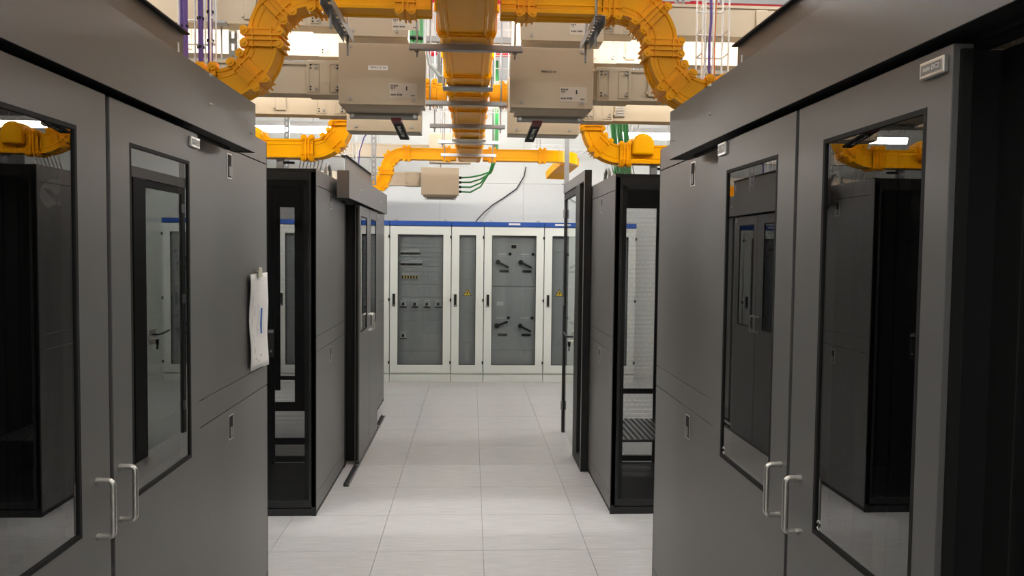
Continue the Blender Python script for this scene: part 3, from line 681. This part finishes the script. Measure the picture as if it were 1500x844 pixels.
# direction vectors for mirrored sides reuse the same helper
drop_run('nearest yellow cable duct bending down over the near left door header', -1, 3.17, -0.17, -0.83, -2.1)
drop_run('nearest yellow cable duct bending down over the near right door header', 1, 3.17, 0.11, 0.77, 2.1)
drop_run('yellow duct dropping from behind the left beige box onto the left mesh rack', -1, 5.10, -0.17, -0.837, -2.1, hood=(-1.40, 0.145, 0.135))
drop_run('yellow duct with round hood dropping onto the see-through right rack', 1, 5.10, 0.11, 0.782, 2.1, hood=(1.112, 0.145, 0.135))
drop_run('distant yellow duct bending down over the far left door header', -1, 8.30, -0.17, -0.905, -1.9)
# far right duct: straight, turning back and down towards the wall
t = thing('cable_raceway', 'distant yellow duct on the right that turns back towards the wall', 'cable duct', (0.6, 8.3, 2.66), 'yellow fibre cable ducts')
section('straight_section', t, [(0.11, ZU), (0.74, ZU)], 8.30)
coupler(t, (0.21, ZU), (1, 0), 8.30); coupler(t, (0.74, ZU), (1, 0), 8.30)
def chan_sweep(name, t, pts, side_of, h=HH, half=0.062, mat='yellow_plastic'):
    n = len(pts); vs2 = []; prof = [(-half, -h), (half, -h), (half, h), (half-0.012, h), (half-0.012, -h+0.014), (-half+0.012, -h+0.014), (-half+0.012, h), (-half, h)]
    for i, p in enumerate(pts):
        p = Vector(p); a = Vector(pts[max(i-1, 0)]); b = Vector(pts[min(i+1, n-1)]); d = (b-a).normalized(); sd = d.cross(Vector((0, 0, 1))).normalized(); upv = sd.cross(d)
        vs2 += [p + sd*u + upv*v for u, v in prof]
    k = len(prof); fs = [(i*k+j, i*k+(j+1) % k, (i+1)*k+(j+1) % k, (i+1)*k+j) for i in range(n-1) for j in range(k)] + [tuple(range(k-1, -1, -1)), tuple((n-1)*k+j for j in range(k))]
    return MB().add(vs2, fs).build(name, mat, t, bevel=0.003)
bend = [(0.76, 8.3625, ZU)] + [(0.80+0.30*math.sin(a*math.pi/20), 8.3625+0.30*(1-math.cos(a*math.pi/20)), ZU) for a in range(0, 11)]
chan_sweep('horizontal_bend', t, bend, None)
chan_sweep('sloping_section', t, [(1.08, 8.68, ZU-0.01), (1.02, 9.0, ZU-0.06), (0.97, 9.2, ZU-0.12)], None, half=0.11, h=0.045)

# trunk duct along the corridor, seen from below
TX, TW, TZ0, TZ1 = -0.030, 0.122, 2.664, 2.782
t = thing('main_cable_raceway', 'wide yellow cable trunk running along the corridor ceiling centre', 'cable duct', (TX, 5, TZ0))
def trunk_prof(e=0.0):
    w_ = TW+e
    return [(TX-w_, TZ0+0.012), (TX-w_+0.012, TZ0-e), (TX-w_+0.03, TZ0-e), (TX-w_+0.034, TZ0-0.008-e), (TX-w_+0.044, TZ0-0.008-e), (TX-w_+0.048, TZ0-e),
            (TX+w_-0.048, TZ0-e), (TX+w_-0.044, TZ0-0.008-e), (TX+w_-0.034, TZ0-0.008-e), (TX+w_-0.03, TZ0-e), (TX+w_-0.012, TZ0-e), (TX+w_, TZ0+0.012),
            (TX+w_, TZ1-0.02), (TX+w_+0.010, TZ1-0.018), (TX+w_+0.010, TZ1+e), (TX+w_-0.004, TZ1+e), (TX+w_-0.004, TZ0+0.016), (TX-w_+0.004, TZ0+0.016), (TX-w_+0.004, TZ1+e), (TX-w_-0.010, TZ1+e), (TX-w_-0.010, TZ1-0.018), (TX-w_, TZ1-0.02)]
ys = [1.2, 2.95, 3.52, 4.35, 4.86, 5.40, 6.3, 7.3, 8.05, 8.5]
for a, b2 in zip(ys[:-1], ys[1:]):
    MB().prism(trunk_prof(), 'y', a+0.002, b2-0.002).build('trunk_section', 'yellow_plastic', t)
for yy in ys[1:-1]:
    c_ = MB().prism(trunk_prof(0.006), 'y', yy-0.035, yy+0.035).prism(trunk_prof(0.013), 'y', yy-0.008, yy+0.008)
    for k in range(6): c_.box(TX-0.075+k*0.03-0.0015, yy-0.035, TZ0-0.016, TX-0.075+k*0.03+0.0015, yy+0.035, TZ0)
    c_.build('trunk_coupler', 'yellow_plastic', t)
    for q in (-1, 1): MB().cyl((TX+q*(TW-0.02), yy-0.02, TZ0-0.014), (TX+q*(TW-0.02), yy-0.02, TZ0), 0.011, 12).build('screw_boss', 'yellow_plastic', t)
for yy, mat in ((4.60, 'zinc'), (6.71, 'label_white')):
    m_ = MB().box(TX-TW-0.02, yy-0.05, TZ0-0.022, TX+TW+0.02, yy+0.05, TZ0-0.010)
    for q in (-1, 1): m_.box(TX+q*(TW+0.012), yy-0.05, TZ0-0.022, TX+q*(TW+0.024), yy+0.05, TZ0+0.05)
    m_.build('joint_shell', mat, t, bevel=0.006, seg=3)

# ------------------------------------------------------------------ trapeze supports with threaded rods
def trapeze(label, y, x0, x1, z, mat, ztop=3.97, hang=(None, None), below=0.06):
    t = thing('trapeze_support', label, 'strut', ((x0+x1)/2, y, z), 'trapeze struts under the yellow trunk')
    box(x0, y-0.018, z-0.028, x1, y+0.018, z).build('channel', mat, t, bevel=0.002)
    for xx in (x0+0.035, x1-0.035):
        MB().cyl((xx, y, z-below), (xx, y, ztop), 0.005, 8).build('threaded_rod', 'zinc', t)
        MB().cyl((xx, y, z-0.036), (xx, y, z-0.028), 0.011, 6).build('nut', 'zinc', t)
    return t
trapeze('dark strut crossing under the trunk between the two beige boxes', 3.66, -0.295, 0.228, 2.655, 'zinc')
trapeze('grey strut under the trunk at the second cross duct', 5.02, -0.306, 0.215, 2.655, 'zinc')
trapeze('brownish strut under the trunk behind the second cross duct', 5.93, -0.32, 0.245, 2.655, 'zinc')
trapeze('pale strut under the trunk before its white joint shell', 6.80, -0.295, 0.224, 2.655, 'wire_white')
trapeze('farthest pale strut under the trunk in front of the third cross duct', 7.70, -0.307, 0.233, 2.655, 'wire_white')
def slotted(t, name, p0, p1, wdir, w_, dpt, mat='zinc', slots=6):
    """slotted channel from p0 to p1"""
    p0 = Vector(p0); p1 = Vector(p1); d = (p1-p0).normalized(); wv = Vector(wdir).normalized(); nv = d.cross(wv)
    m_ = MB(); L = (p1-p0).length
    def quadbox(t0, t1, w0, w1, n0, n1):
        vs = [p0+d*a+wv*b+nv*c for c in (n0, n1) for a, b in ((t0, w0), (t1, w0), (t1, w1), (t0, w1))]
        m_.add(vs, [(0, 3, 2, 1), (4, 5, 6, 7), (0, 1, 5, 4), (1, 2, 6, 5), (2, 3, 7, 6), (3, 0, 4, 7)])
    h = w_/2
    quadbox(0, L, -h, -h+0.002, 0, dpt); quadbox(0, L, h-0.002, h, 0, dpt)
    pitch = L/slots; sw = h*0.36
    quadbox(0, L, -h, -sw, -0.002, 0); quadbox(0, L, sw, h, -0.002, 0)
    for k in range(slots+1):
        a = max(0, k*pitch-pitch*0.22); b = min(L, k*pitch+pitch*0.22); quadbox(a, b, -sw, sw, -0.002, 0)
    return m_.build(name, mat, t)
def cross_hanger(label, x, y0, y1, z, zrod=3.97):
    t = thing('slotted_hanger', label, 'strut', (x, (y0+y1)/2, z), 'slotted hangers under the nearest cross duct')
    slotted(t, 'slotted_channel', (x, y0, z), (x, y1, z), (1, 0, 0), 0.042, 0.03, slots=9)
    for yy in (y0+0.10, y1-0.03):
        MB().cyl((x, yy, z-0.09), (x, yy, zrod), 0.005, 8).build('threaded_rod', 'zinc', t)
        MB().cyl((x, yy, z-0.012), (x, yy, z-0.002), 0.011, 6).build('nut', 'zinc', t)
    return t
cross_hanger('slotted steel hanger under the near cross duct on the left', -0.535, 2.90, 3.43, 2.622)
cross_hanger('slotted steel hanger under the near cross duct on the right', 0.49, 3.05, 3.46, 2.622)
# brackets carrying the lower ducts on the rack tops
for lab, x, y in (('small steel bracket under the yellow duct on the left mesh rack', -1.24, 5.13), ('small steel bracket under the yellow duct on the right rack', 1.20, 5.13)):
    t = thing('duct_bracket', lab, 'bracket', (x, y, RACK_H), 'brackets on rack tops')
    box(x-0.022, y, RACK_H, x+0.022, y+0.04, 2.288).build('upright', 'zinc', t, bevel=0.002)
    box(x-0.03, y-0.0, RACK_H-0.0005, x+0.03, y+0.3, RACK_H+0.006).build('base_strip', 'zinc', t)
    box(x+0.022, y+0.01, 2.255, x+0.09, y+0.03, 2.27).build('black_arm', 'black_metal', t)

# ------------------------------------------------------------------ busbar trunking and feed boxes
def busway(label, y, zc, x0, x1, joints, caps=()):
    t = thing('busbar_trunking', label, 'busbar', ((x0+x1)/2, y, zc), 'beige busbar runs')
    h = 0.073
    m_ = MB().box(x0, y, zc-h, x1, y+0.10, zc+h); m_.build('housing', 'busbar_paint', t, bevel=0.003)
    box(x0, y-0.006, zc-h-0.004, x1, y+0.106, zc-h+0.010).build('bottom_flange', 'busbar_paint', t)
    box(x0, y-0.006, zc+h-0.010, x1, y+0.106, zc+h+0.004).build('top_flange', 'busbar_paint', t)
    for jx in joints:
        c = box(jx-0.085, y-0.014, zc-h-0.010, jx+0.085, y+0.114, zc+h+0.010).build('joint_cover', 'busbar_paint', t, bevel=0.003)
        for q in (-1, 1):
            MB().ring('y', y-0.017, y-0.014, (jx+q*0.05-0.026, zc-h+0.004, jx+q*0.05+0.026, zc+h-0.004), (jx+q*0.05-0.022, zc-h+0.008, jx+q*0.05+0.022, zc+h-0.008)).build('pressed_frame', 'busbar_paint', c)
            for e in (-1, 1):
                MB().cyl((jx+q*0.05+0.010, y-0.022, zc+e*0.052), (jx+q*0.05+0.010, y-0.014, zc+e*0.052), 0.007, 10).build('bolt', 'busbar_seal', c)
                for dz in (-0.006, 0.008): box(jx+q*0.064-0.004, y-0.0148, zc+e*0.052+dz-0.004, jx+q*0.064+0.004, y-0.014, zc+e*0.052+dz+0.004).build('vent_hole', 'black_rubber', c)
    for hx in (x0+0.6, (x0+x1)/2+0.9*(1 if x0 > 0 else -1), x1-0.6):
        MB().cyl((hx, y+0.05, zc+h), (hx, y+0.05, RZ if zc > 2.7 else ZB1-0.079), 0.004, 6).build('hanger_rod', 'zinc', t)
    for cx, grille in caps:
        c = box(cx-0.030, y-0.010, zc-0.058, cx+0.030, y, zc+0.058).build('tap_off_cover', 'busbar_paint', t, bevel=0.005)
        box(cx-0.038, y-0.012, zc-0.045, cx-0.028, y, zc-0.030).build('cover_clip', 'busbar_paint', c)
        if grille:
            for k in range(7): box(cx-0.022, y-0.0125, zc-0.05+k*0.0145, cx+0.022, y-0.010, zc-0.042+k*0.0145).build('grille_bar', 'busbar_seal', c)
    return t
ZB0, ZB1 = 2.540, 2.868
busway('lower beige busbar run feeding the front left box', 3.90, ZB0, -4.2, -0.634, (-0.725,), ((-1.5, 0), (-2.4, 0)))
busway('lower beige busbar run feeding the front right box', 3.90, ZB0, 0.577, 4.2, (0.70,), ((0.90, 0), (1.7, 0)))
busway('upper beige busbar run at the top left of the picture', 3.90, ZB1, -4.2, -0.626, (-0.715,), ((-1.08, 0), (-1.9, 0)))
busway('upper beige busbar run at the top right with a tap cover', 3.90, ZB1, 0.628, 4.2, (0.72,), ((1.44, 0), (2.3, 0)))
busway('lower brightly lit busbar run behind the front left box', 4.50, ZB0, -4.2, -0.706, (-0.80,), ((-1.08, 0), (-1.9, 0)))
busway('lower brightly lit busbar run behind the front right box', 4.50, ZB0, 0.606, 4.2, (0.72,), ((0.845, 1), (1.9, 0)))
busway('upper brightly lit busbar run behind the slotted strut on the left', 4.50, ZB1, -4.2, -0.686, (-0.78,), ((-1.6, 0),))
busway('upper brightly lit busbar run behind the right duct bend', 4.50, ZB1, 0.62, 4.2, (0.735,), ((0.90, 1), (1.9, 0)))
busway('distant lower busbar run left of the box with green cables', 9.25, ZB0, -4.2, -0.593, (-0.70,), ((-1.4, 0),))
busway('distant upper busbar run across the white back wall', 9.25, ZB1, -4.2, -0.506, (-1.45,), ((-1.9, 0),))

def feed_box(label, x0, x1, y, z0, z1, depth=0.12, flag=None, marks=True, cables=None, white_label=False, tray=True):
    t = thing('feed_box', label, 'junction box', ((x0+x1)/2, y+depth/2, z0), 'beige busbar feed boxes')
    ch = 0.0
    body = MB().box(x0, y+0.004, z0, x1, y+depth, z1).build('body', 'busbar_paint', t, bevel=0.004)
    box(x0-0.004, y, z0+0.004, x1+0.004, y+0.006, z1+0.004).build('front_plate', 'busbar_paint', t, bevel=0.002)
    for xx in (x0+0.05, x1-0.05):
        for zz in (z0+0.03, z1-0.012):
            MB().cyl((xx, y-0.004, zz), (xx, y, zz), 0.008, 12).build('bolt', 'busbar_seal', t, smooth=True)
    # sloping lower flange behind the plate
    if tray: MB().prism([(y+0.006, z0), (y+depth, z0), (y+depth, z0-0.022), (y+0.045, z0-0.022)], 'x', x0+0.02, x1-0.02).build('bottom_tray', 'busbar_paint', t, bevel=0.003)
    b_ = box(x0+0.035, y+0.085, z0-0.050, x1-0.035, y+0.095, z0-0.018).build('bottom_bracket', 'busbar_seal', t, bevel=0.004) if tray else None
    for xx in ((x0+0.05, x1-0.05) if tray else ()): MB().cyl((xx, y+0.077, z0-0.034), (xx, y+0.085, z0-0.034), 0.009, 12).build('bracket_bolt', 'wire_white', b_)
    if y > 9: MB().cyl(((x0+x1)/2, y+depth+0.006, z0+0.1), ((x0+x1)/2, y+depth+0.006, RZ), 0.006, 6).build('hanger_rod', 'zinc', t)
    if marks:
        cx = x0+(x1-x0)*0.50; zc = z0+(z1-z0)*0.62
        if white_label: box(x0+0.134, y-0.001, zc-0.012, x0+0.226, y, zc+0.010).build('name_label', 'label_white', t)
        text('lettering', 'TBM6/LTZ  04', 0.012, 'ink', t, (x0+0.18, y-0.0012, zc), (1, 0, 0), (0, 0, 1))
        a, b2 = x0+0.24, x0+0.36; zb = z0+0.045
        box(a-0.006, y-0.0008, zb-0.008, b2+0.004, y, zb+0.062).build('rating_plate', 'label_beige', t)
        for (lx0, lx1, lz0, lz1) in ((0.0, 0.036, 0.046, 0.054), (0.0, 0.024, 0.036, 0.042), (0.004, 0.012, 0.028, 0.032), (0.0, 0.026, 0.004, 0.011), (0.030, 0.056, 0.004, 0.012), (0.095, 0.116, 0.002, 0.008)):
            n_ = max(2, int((lx1-lx0)/0.0065))
            for q in range(n_): box(a+lx0+(lx1-lx0)*q/n_, y-0.0014, zb+lz0, a+lx0+(lx1-lx0)*(q+0.7)/n_, y-0.0006, zb+lz1).build('print_block', 'ink', t)
        box(a+0.072, y-0.0014, zb+0.028, a+0.078, y-0.0006, zb+0.048).build('rating_mark', 'ink', t)
        for k in (0.024, 0.016): box(a, y-0.0012, zb+k, a+0.09-k, y-0.0006, zb+k+0.0012).build('rating_line', 'ink_faint', t)
    if flag:
        fx, dx = flag
        # hanging tag: dark strip with red head, pointing back under the box
        p0 = Vector((fx, y+0.08, z0-0.048)); p1 = Vector((fx+dx, y+0.34, z0-0.105))
        d = (p1-p0).normalized(); sx = Vector((1, 0, 0)); n = sx.cross(d).normalized()
        def slab(a, b2, w_, n0, n1): return MB().add([p0+d*q+sx*s_+n*c for c in (n0, n1) for q, s_ in ((a, -w_), (b2, -w_), (b2, w_), (a, w_))], [(0, 3, 2, 1), (4, 5, 6, 7), (0, 1, 5, 4), (1, 2, 6, 5), (2, 3, 7, 6), (3, 0, 4, 7)])
        L = (p1-p0).length
        st = slab(0.045, L, 0.023, -0.006, 0.006).build('tag_strip', 'black_rubber', t)
        slab(0, 0.045, 0.024, -0.007, 0.007).build('tag_head', 'dark_red', t)
        lo = p0 + d*(L*0.55) - n*0.0075
        if n.z > 0: tx = d
        else: tx = d; lo = p0 + d*(L*0.55) + n*0.0075
        nn = (-n if n.z > 0 else n)
        uy = nn.cross(tx)
        text('tag_lettering', 'Busbar LT 04', 0.026, 'label_white', st, lo, tuple(tx), tuple(uy), align='CENTER')
    if cables:
        for k in range(4):
            zz = z0+0.05+k*0.055
            MB().cyl((x1, y+0.12, zz), (x1+0.03, y+0.12, zz), 0.016, 10).build('cable_gland', 'black_rubber', t, smooth=True)
    return t
feed_box('front left beige feed box with white name label, beside the yellow trunk', -0.628, -0.230, 3.75, 2.386, 2.672, flag=(-0.37, 0.02), white_label=True)
feed_box('front right beige feed box with printed name, beside the yellow trunk', 0.180, 0.571, 3.75, 2.386, 2.672, flag=(0.315, -0.02))
feed_box('upper left beige feed box partly hidden by the near cross duct', -0.620, -0.312, 3.78, 2.712, 3.0, tray=False)
feed_box('upper right beige feed box partly hidden by the near cross duct', 0.229, 0.622, 3.78, 2.712, 3.0, tray=False)
feed_box('ivory feed box low behind the front left box', -0.70, -0.29, 4.44, 2.365, 2.68, marks=False, tray=False)
feed_box('ivory feed box low behind the front right box', 0.20, 0.60, 4.44, 2.365, 2.68, marks=False, tray=False)
feed_box('ivory feed box behind the upper left box', -0.68, -0.42, 4.44, 2.75, 3.02, marks=False, tray=False)
feed_box('ivory feed box behind the upper right box', 0.22, 0.61, 4.44, 2.75, 3.02, marks=False, tray=False)
feed_box('distant beige feed box with four green cables at its right side', -0.587, -0.157, 9.15, 2.352, 2.666, marks=False, cables=True)
feed_box('distant upper beige feed box behind the third cross duct', -0.50, -0.02, 9.15, 2.72, 3.06, marks=False, tray=False)

# ------------------------------------------------------------------ lamps
for i, (x0, x1, y, z, s_, where) in enumerate(LAMPS):
    t = thing('linear_light', 'white linear ceiling light ' + where, 'light', ((x0+x1)/2, y, z), 'linear ceiling lights')
    box(x0, y-0.035, z+0.012, x1, y+0.035, z+0.06).build('body', 'wire_white', t, bevel=0.004)
    q_ = 1.9 if y > 7 and z < 2.95 else 1.0
    o = MB().prism([(y-0.032, z+0.012), (y-0.026, z-0.012*q_), (y-0.012, z-0.024*q_), (y+0.012, z-0.024*q_), (y+0.026, z-0.012*q_), (y+0.032, z+0.012)], 'x', x0+0.01, x1-0.01).build('diffuser', 'lamp_diffuser_%g' % s_, t)
    for xx in (x0+0.2, x1-0.2): MB().cyl((xx, y, z+0.06), (xx, y, RZ), 0.004, 6).build('suspension_rod', 'zinc', t)

# ------------------------------------------------------------------ vertical ladders, cables, pipes
def wire_ladder(label, x, y, z0, z1, w_, dpt, mat='wire_white', step=0.10):
    t = thing('wire_basket_riser', label, 'cable ladder', (x, y, z0), 'wire basket risers')
    xs = [x, x+w_*0.33, x+w_*0.66, x+w_]
    for xx in xs: MB().cyl((xx, y+dpt, z0), (xx, y+dpt, z1), 0.004, 6).build('upright_wire', mat, t)
    for xx in (x, x+w_): MB().cyl((xx, y, z0), (xx, y, z1), 0.004, 6).build('upright_wire', mat, t)
    z = z0+0.03
    while z < z1:
        MB().tube([(x, y, z), (x, y+dpt, z), (x+w_, y+dpt, z), (x+w_, y, z)], 0.0036, 6).build('cross_wire', mat, t)
        z += step
    return t
def cable_run(label, pts_list, r, mat, ties=(), name='cable_bundle', group=None):
    o0 = pts_list[0][0]
    t = thing(name, label, 'cables', o0, group)
    for pts in pts_list: MB().tube(pts, r, 8).build('cable', mat, t, smooth=True)
    for (cx, cy, cz, rx) in ties: MB().cyl((cx, cy, cz-0.005), (cx, cy, cz+0.005), rx, 10).build('cable_tie', 'black_rubber', t)
    return t
wire_ladder('wire basket riser with purple cables at the upper left', -1.225, 3.36, 2.24, 3.95, 0.13, 0.07)
def vert(x, y, z0, z1, wob=0.006, n=10, ph=0.0):
    return [(x+wob*math.sin(ph+k*0.9), y+wob*math.cos(ph*2+k*0.7), z0+(z1-z0)*k/n) for k in range(n+1)]
cable_run('thick purple cable bundle nearest the upper left door header', [vert(-1.205+0.009*(i % 2)+0.004*i, 3.33+0.008*(i//2), 2.24, 3.95, 0.002, 8, i) for i in range(4)], 0.0065, 'purple_cable', [(-1.196, 3.34, 2.62+0.12*k, 0.018) for k in range(4)])
cable_run('purple cable bundle inside the upper left wire riser', [vert(-1.152+0.010*(i % 2), 3.39+0.01*(i//2), 2.24, 3.95, 0.002, 8, i) for i in range(4)], 0.006, 'purple_cable', [(-1.147, 3.395, 2.55+0.12*k, 0.015) for k in range(5)])
cable_run('rightmost purple cable bundle of the upper left wire riser', [vert(-1.115+0.010*(i % 2), 3.40+0.01*(i//2), 2.24, 3.95, 0.002, 8, i) for i in range(3)], 0.006, 'purple_cable', [(-1.11, 3.405, 2.58+0.12*k, 0.015) for k in range(4)])
wire_ladder('wire basket riser at the upper right over the near right header', 0.985, 3.36, 2.24, 3.95, 0.115, 0.09)
cable_run('single dark purple cable in the upper right wire riser', [[(1.045, 3.40, 2.24), (1.045, 3.40, 2.44), (1.030, 3.40, 2.50), (1.028, 3.40, 2.62), (1.034, 3.40, 2.72), (1.030, 3.40, 2.85), (1.03, 3.40, 3.95)]], 0.006, 'purple_cable')
cable_run('thin orange cable in the upper right wire riser', [[(1.06, 3.41, 2.24), (1.055, 3.41, 2.6), (1.058, 3.41, 2.8), (1.055, 3.41, 3.95)]], 0.003, 'orange_cable')
def riser_strut(label, x, y, z0, z1, w_=0.041):
    t = thing('slotted_strut', label, 'strut', (x, y, z0), 'slotted upright struts')
    slotted(t, 'slotted_channel', (x, y, z0), (x, y, z1), (1, 0, 0), w_, 0.03, slots=int((z1-z0)/0.05))
    return t
riser_strut('slotted upright strut beside the left duct bend', -1.20, 4.02, 2.62, 2.80)
t = thing('round_hanger_tube', 'thin grey hanger tube above the left slotted strut', 'strut', (-1.235, 3.86, 2.8))
MB().cyl((-1.235, 3.86, 2.78), (-1.235, 3.86, 3.97), 0.008, 10).build('tube', 'zinc', t, smooth=True)
box(-1.26, 3.83, 2.775, -1.18, 3.896, 2.785).build('clamp', 'zinc', t)
riser_strut('slotted upright strut behind the upper right wire riser', 1.06, 4.02, 2.62, 3.95)
riser_strut('slotted upright strut rising above the far left door header', -0.86, 6.9, 2.27, 3.95)
riser_strut('slotted upright strut behind the glowing light on the left', -1.63, 7.0, 2.22, 3.95)
wire_ladder('distant wire basket riser behind the left rack tops', -1.12, 6.95, 2.22, 3.95, 0.10, 0.06)
cable_run('purple cable curving down the distant left wire riser', [[(-1.01, 7.03, 2.22), (-1.01, 7.03, 2.45), (-1.0, 7.03, 2.58), (-0.96, 7.03, 2.70), (-0.87, 7.03, 2.82), (-0.85, 7.03, 3.9)]], 0.006, 'purple_cable')
# white patch cords on the rack tops
for lab, x0, sgn in (('white patch cords rising from the left mesh rack into the yellow duct', -1.03, -1), ('white patch cords rising from the right rack into the yellow duct', 0.98, 1)):
    runs = []
    for k in range(7):
        x = x0+sgn*0.024*k; runs.append([(x, 5.42, 2.212), (x+sgn*0.004, 5.40, 2.24), (x-sgn*0.03, 5.30, 2.285), (x-sgn*0.045, 5.24, 2.31)])
    cable_run(lab, runs, 0.0035, 'wire_white', group='patch cords on rack tops')
for lab, x in (('dark grey conduit loop on the left mesh rack', -1.0), ('dark grey conduit loop on the right rack', 0.955)):
    sgn = -1 if x < 0 else 1
    cable_run(lab, [[(x+sgn*0.02, 5.62+0.16*math.cos(a*math.pi/10)*0.6, 2.215+0.09*math.sin(a*math.pi/10)) for a in range(11)]], 0.012, 'grey_cable')
# green cable bundles
runs = []
for k in range(9):
    x = 1.16+0.017*k; runs.append([(x+0.03, 6.5, 2.24), (x+0.028, 6.5, 2.45), (x+0.01, 6.5+0.01*(k % 3), 2.62), (x-0.012, 6.5, 2.80), (x, 6.5, 3.3), (x, 6.5, 3.9)])
cable_run('broad bundle of green cables behind the hooded right duct', runs, 0.0085, 'green_cable', group='green cables')
wire_ladder('wire ladder carrying the broad green cable bundle', 1.10, 6.44, 2.24, 3.95, 0.22, 0.10)
runs = [[(-0.41+0.024*k, 4.95, 2.72), (-0.41+0.024*k, 4.95, 3.1), (-0.41+0.024*k, 4.95, 3.9)] for k in range(5)]
cable_run('green cable bundle beside the trunk behind the front left box', runs, 0.011, 'green_cable', [(-0.362, 4.95, 3.02, 0.06), (-0.362, 4.95, 3.25, 0.06)], group='green cables')
runs = []
for k in range(4):
    zz = 2.402+k*0.055
    runs.append([(-0.127, 9.27, zz), (-0.02, 9.27, zz-0.005+0.004*k), (0.10, 9.24, zz+0.03+0.01*(3-k)), (0.20+0.01*k, 9.16, 2.62+0.02*(k % 2)), (0.25+0.012*k, 9.12, 2.80), (0.25+0.014*k, 9.1, 3.1), (0.24+0.014*k, 9.1, 3.9)])
cable_run('four green cables curving up from the distant feed box', runs, 0.010, 'green_cable', group='green cables')
cable_run('grey green conduit looping beside the trunk left side', [[(-0.29, 4.75, 3.4), (-0.29, 4.75, 2.95), (-0.26, 4.75, 2.82), (-0.20, 4.74, 2.75), (-0.17, 4.72, 2.735)]], 0.010, 'grey_cable')
wire_ladder('distant wire ladder left of the trunk with tied cables', -0.335, 5.8, 2.75, 3.95, 0.16, 0.06)
wire_ladder('distant wire ladder right of the trunk', 0.17, 6.1, 2.80, 3.95, 0.16, 0.06)
cable_run('bundle of thin pale cables on the ladder left of the trunk', [vert(-0.26+0.012*k, 5.81, 2.75, 3.95, 0.006, 10, k) for k in range(4)], 0.005, 'grey_cable')
# horizontal wire basket trays
def basket(label, x0, x1, y0, y1, z, n):
    t = thing('wire_basket_tray', label, 'cable tray', ((x0+x1)/2, (y0+y1)/2, z), 'wire basket trays')
    for yy in (y0, y1):
        MB().cyl((x0, yy, z), (x1, yy, z), 0.004, 6).build('long_wire', 'wire_white', t); MB().cyl((x0, yy, z+0.05), (x1, yy, z+0.05), 0.004, 6).build('long_wire', 'wire_white', t)
    for yy in (y0+(y1-y0)/3, y0+2*(y1-y0)/3): MB().cyl((x0, yy, z), (x1, yy, z), 0.003, 6).build('long_wire', 'wire_white', t)
    for xx in (x0+0.1, x1-0.1):
        for yy in (y0, y1): MB().cyl((xx, yy, z), (xx, yy, RZ), 0.004, 6).build('hanger_rod', 'zinc', t)
    for k in range(n+1):
        xx = x0+(x1-x0)*k/n; MB().tube([(xx, y0, z+0.05), (xx, y0, z), (xx, y1, z), (xx, y1, z+0.05)], 0.003, 6).build('cross_wire', 'wire_white', t)
    return t
basket('wire basket tray high over the right end of the switchboards', 0.72, 2.6, 9.5, 9.95, 2.95, 22)
basket('wire basket tray crossing behind the left beige boxes', -1.5, 1.5, 7.35, 7.65, 3.05, 26)
# red sprinkler pipes
for lab, y, z, x0, x1 in (('red sprinkler pipe near the ceiling at the upper right', 6.0, 3.60, -4.8, 4.8), ('second red sprinkler pipe further back under the ceiling', 7.5, 3.58, -4.8, 4.8)):
    t = thing('sprinkler_pipe', lab, 'pipe', (0, y, z), 'red sprinkler pipes')
    MB().cyl((x0, y, z), (x1, y, z), 0.030, 16).build('pipe', 'red_paint', t, smooth=True)
    for xx in (-3.2, -1.7, -0.4, 0.4, 1.7, 3.2):
        MB().cyl((xx-0.04, y, z), (xx+0.04, y, z), 0.040, 16).build('pipe_coupling', 'red_paint', t, smooth=True)
        MB().cyl((xx+0.2, y, z), (xx+0.2, y, RZ), 0.005, 6).build('hanger_rod', 'zinc', t)
# long grey struts across under the ceiling
for k, (y, z, lab) in enumerate(((5.7, 3.20, 'long grey strut rail under the ceiling behind the front boxes'), (7.9, 3.25, 'long grey strut rail above the third cross duct'), (3.5, 3.4, 'long grey strut rail above the near cross duct'))):
    t = thing('ceiling_strut', lab, 'strut', (0, y, z), 'long struts under the ceiling')
    box(-4.5, y-0.02, z, 4.5, y+0.02, z+0.04).build('channel', 'zinc', t, bevel=0.002)
    for xx in (-3.6, -1.8, 1.8, 3.6): MB().cyl((xx, y, z), (xx, y, RZ), 0.005, 6).build('threaded_rod', 'zinc', t)
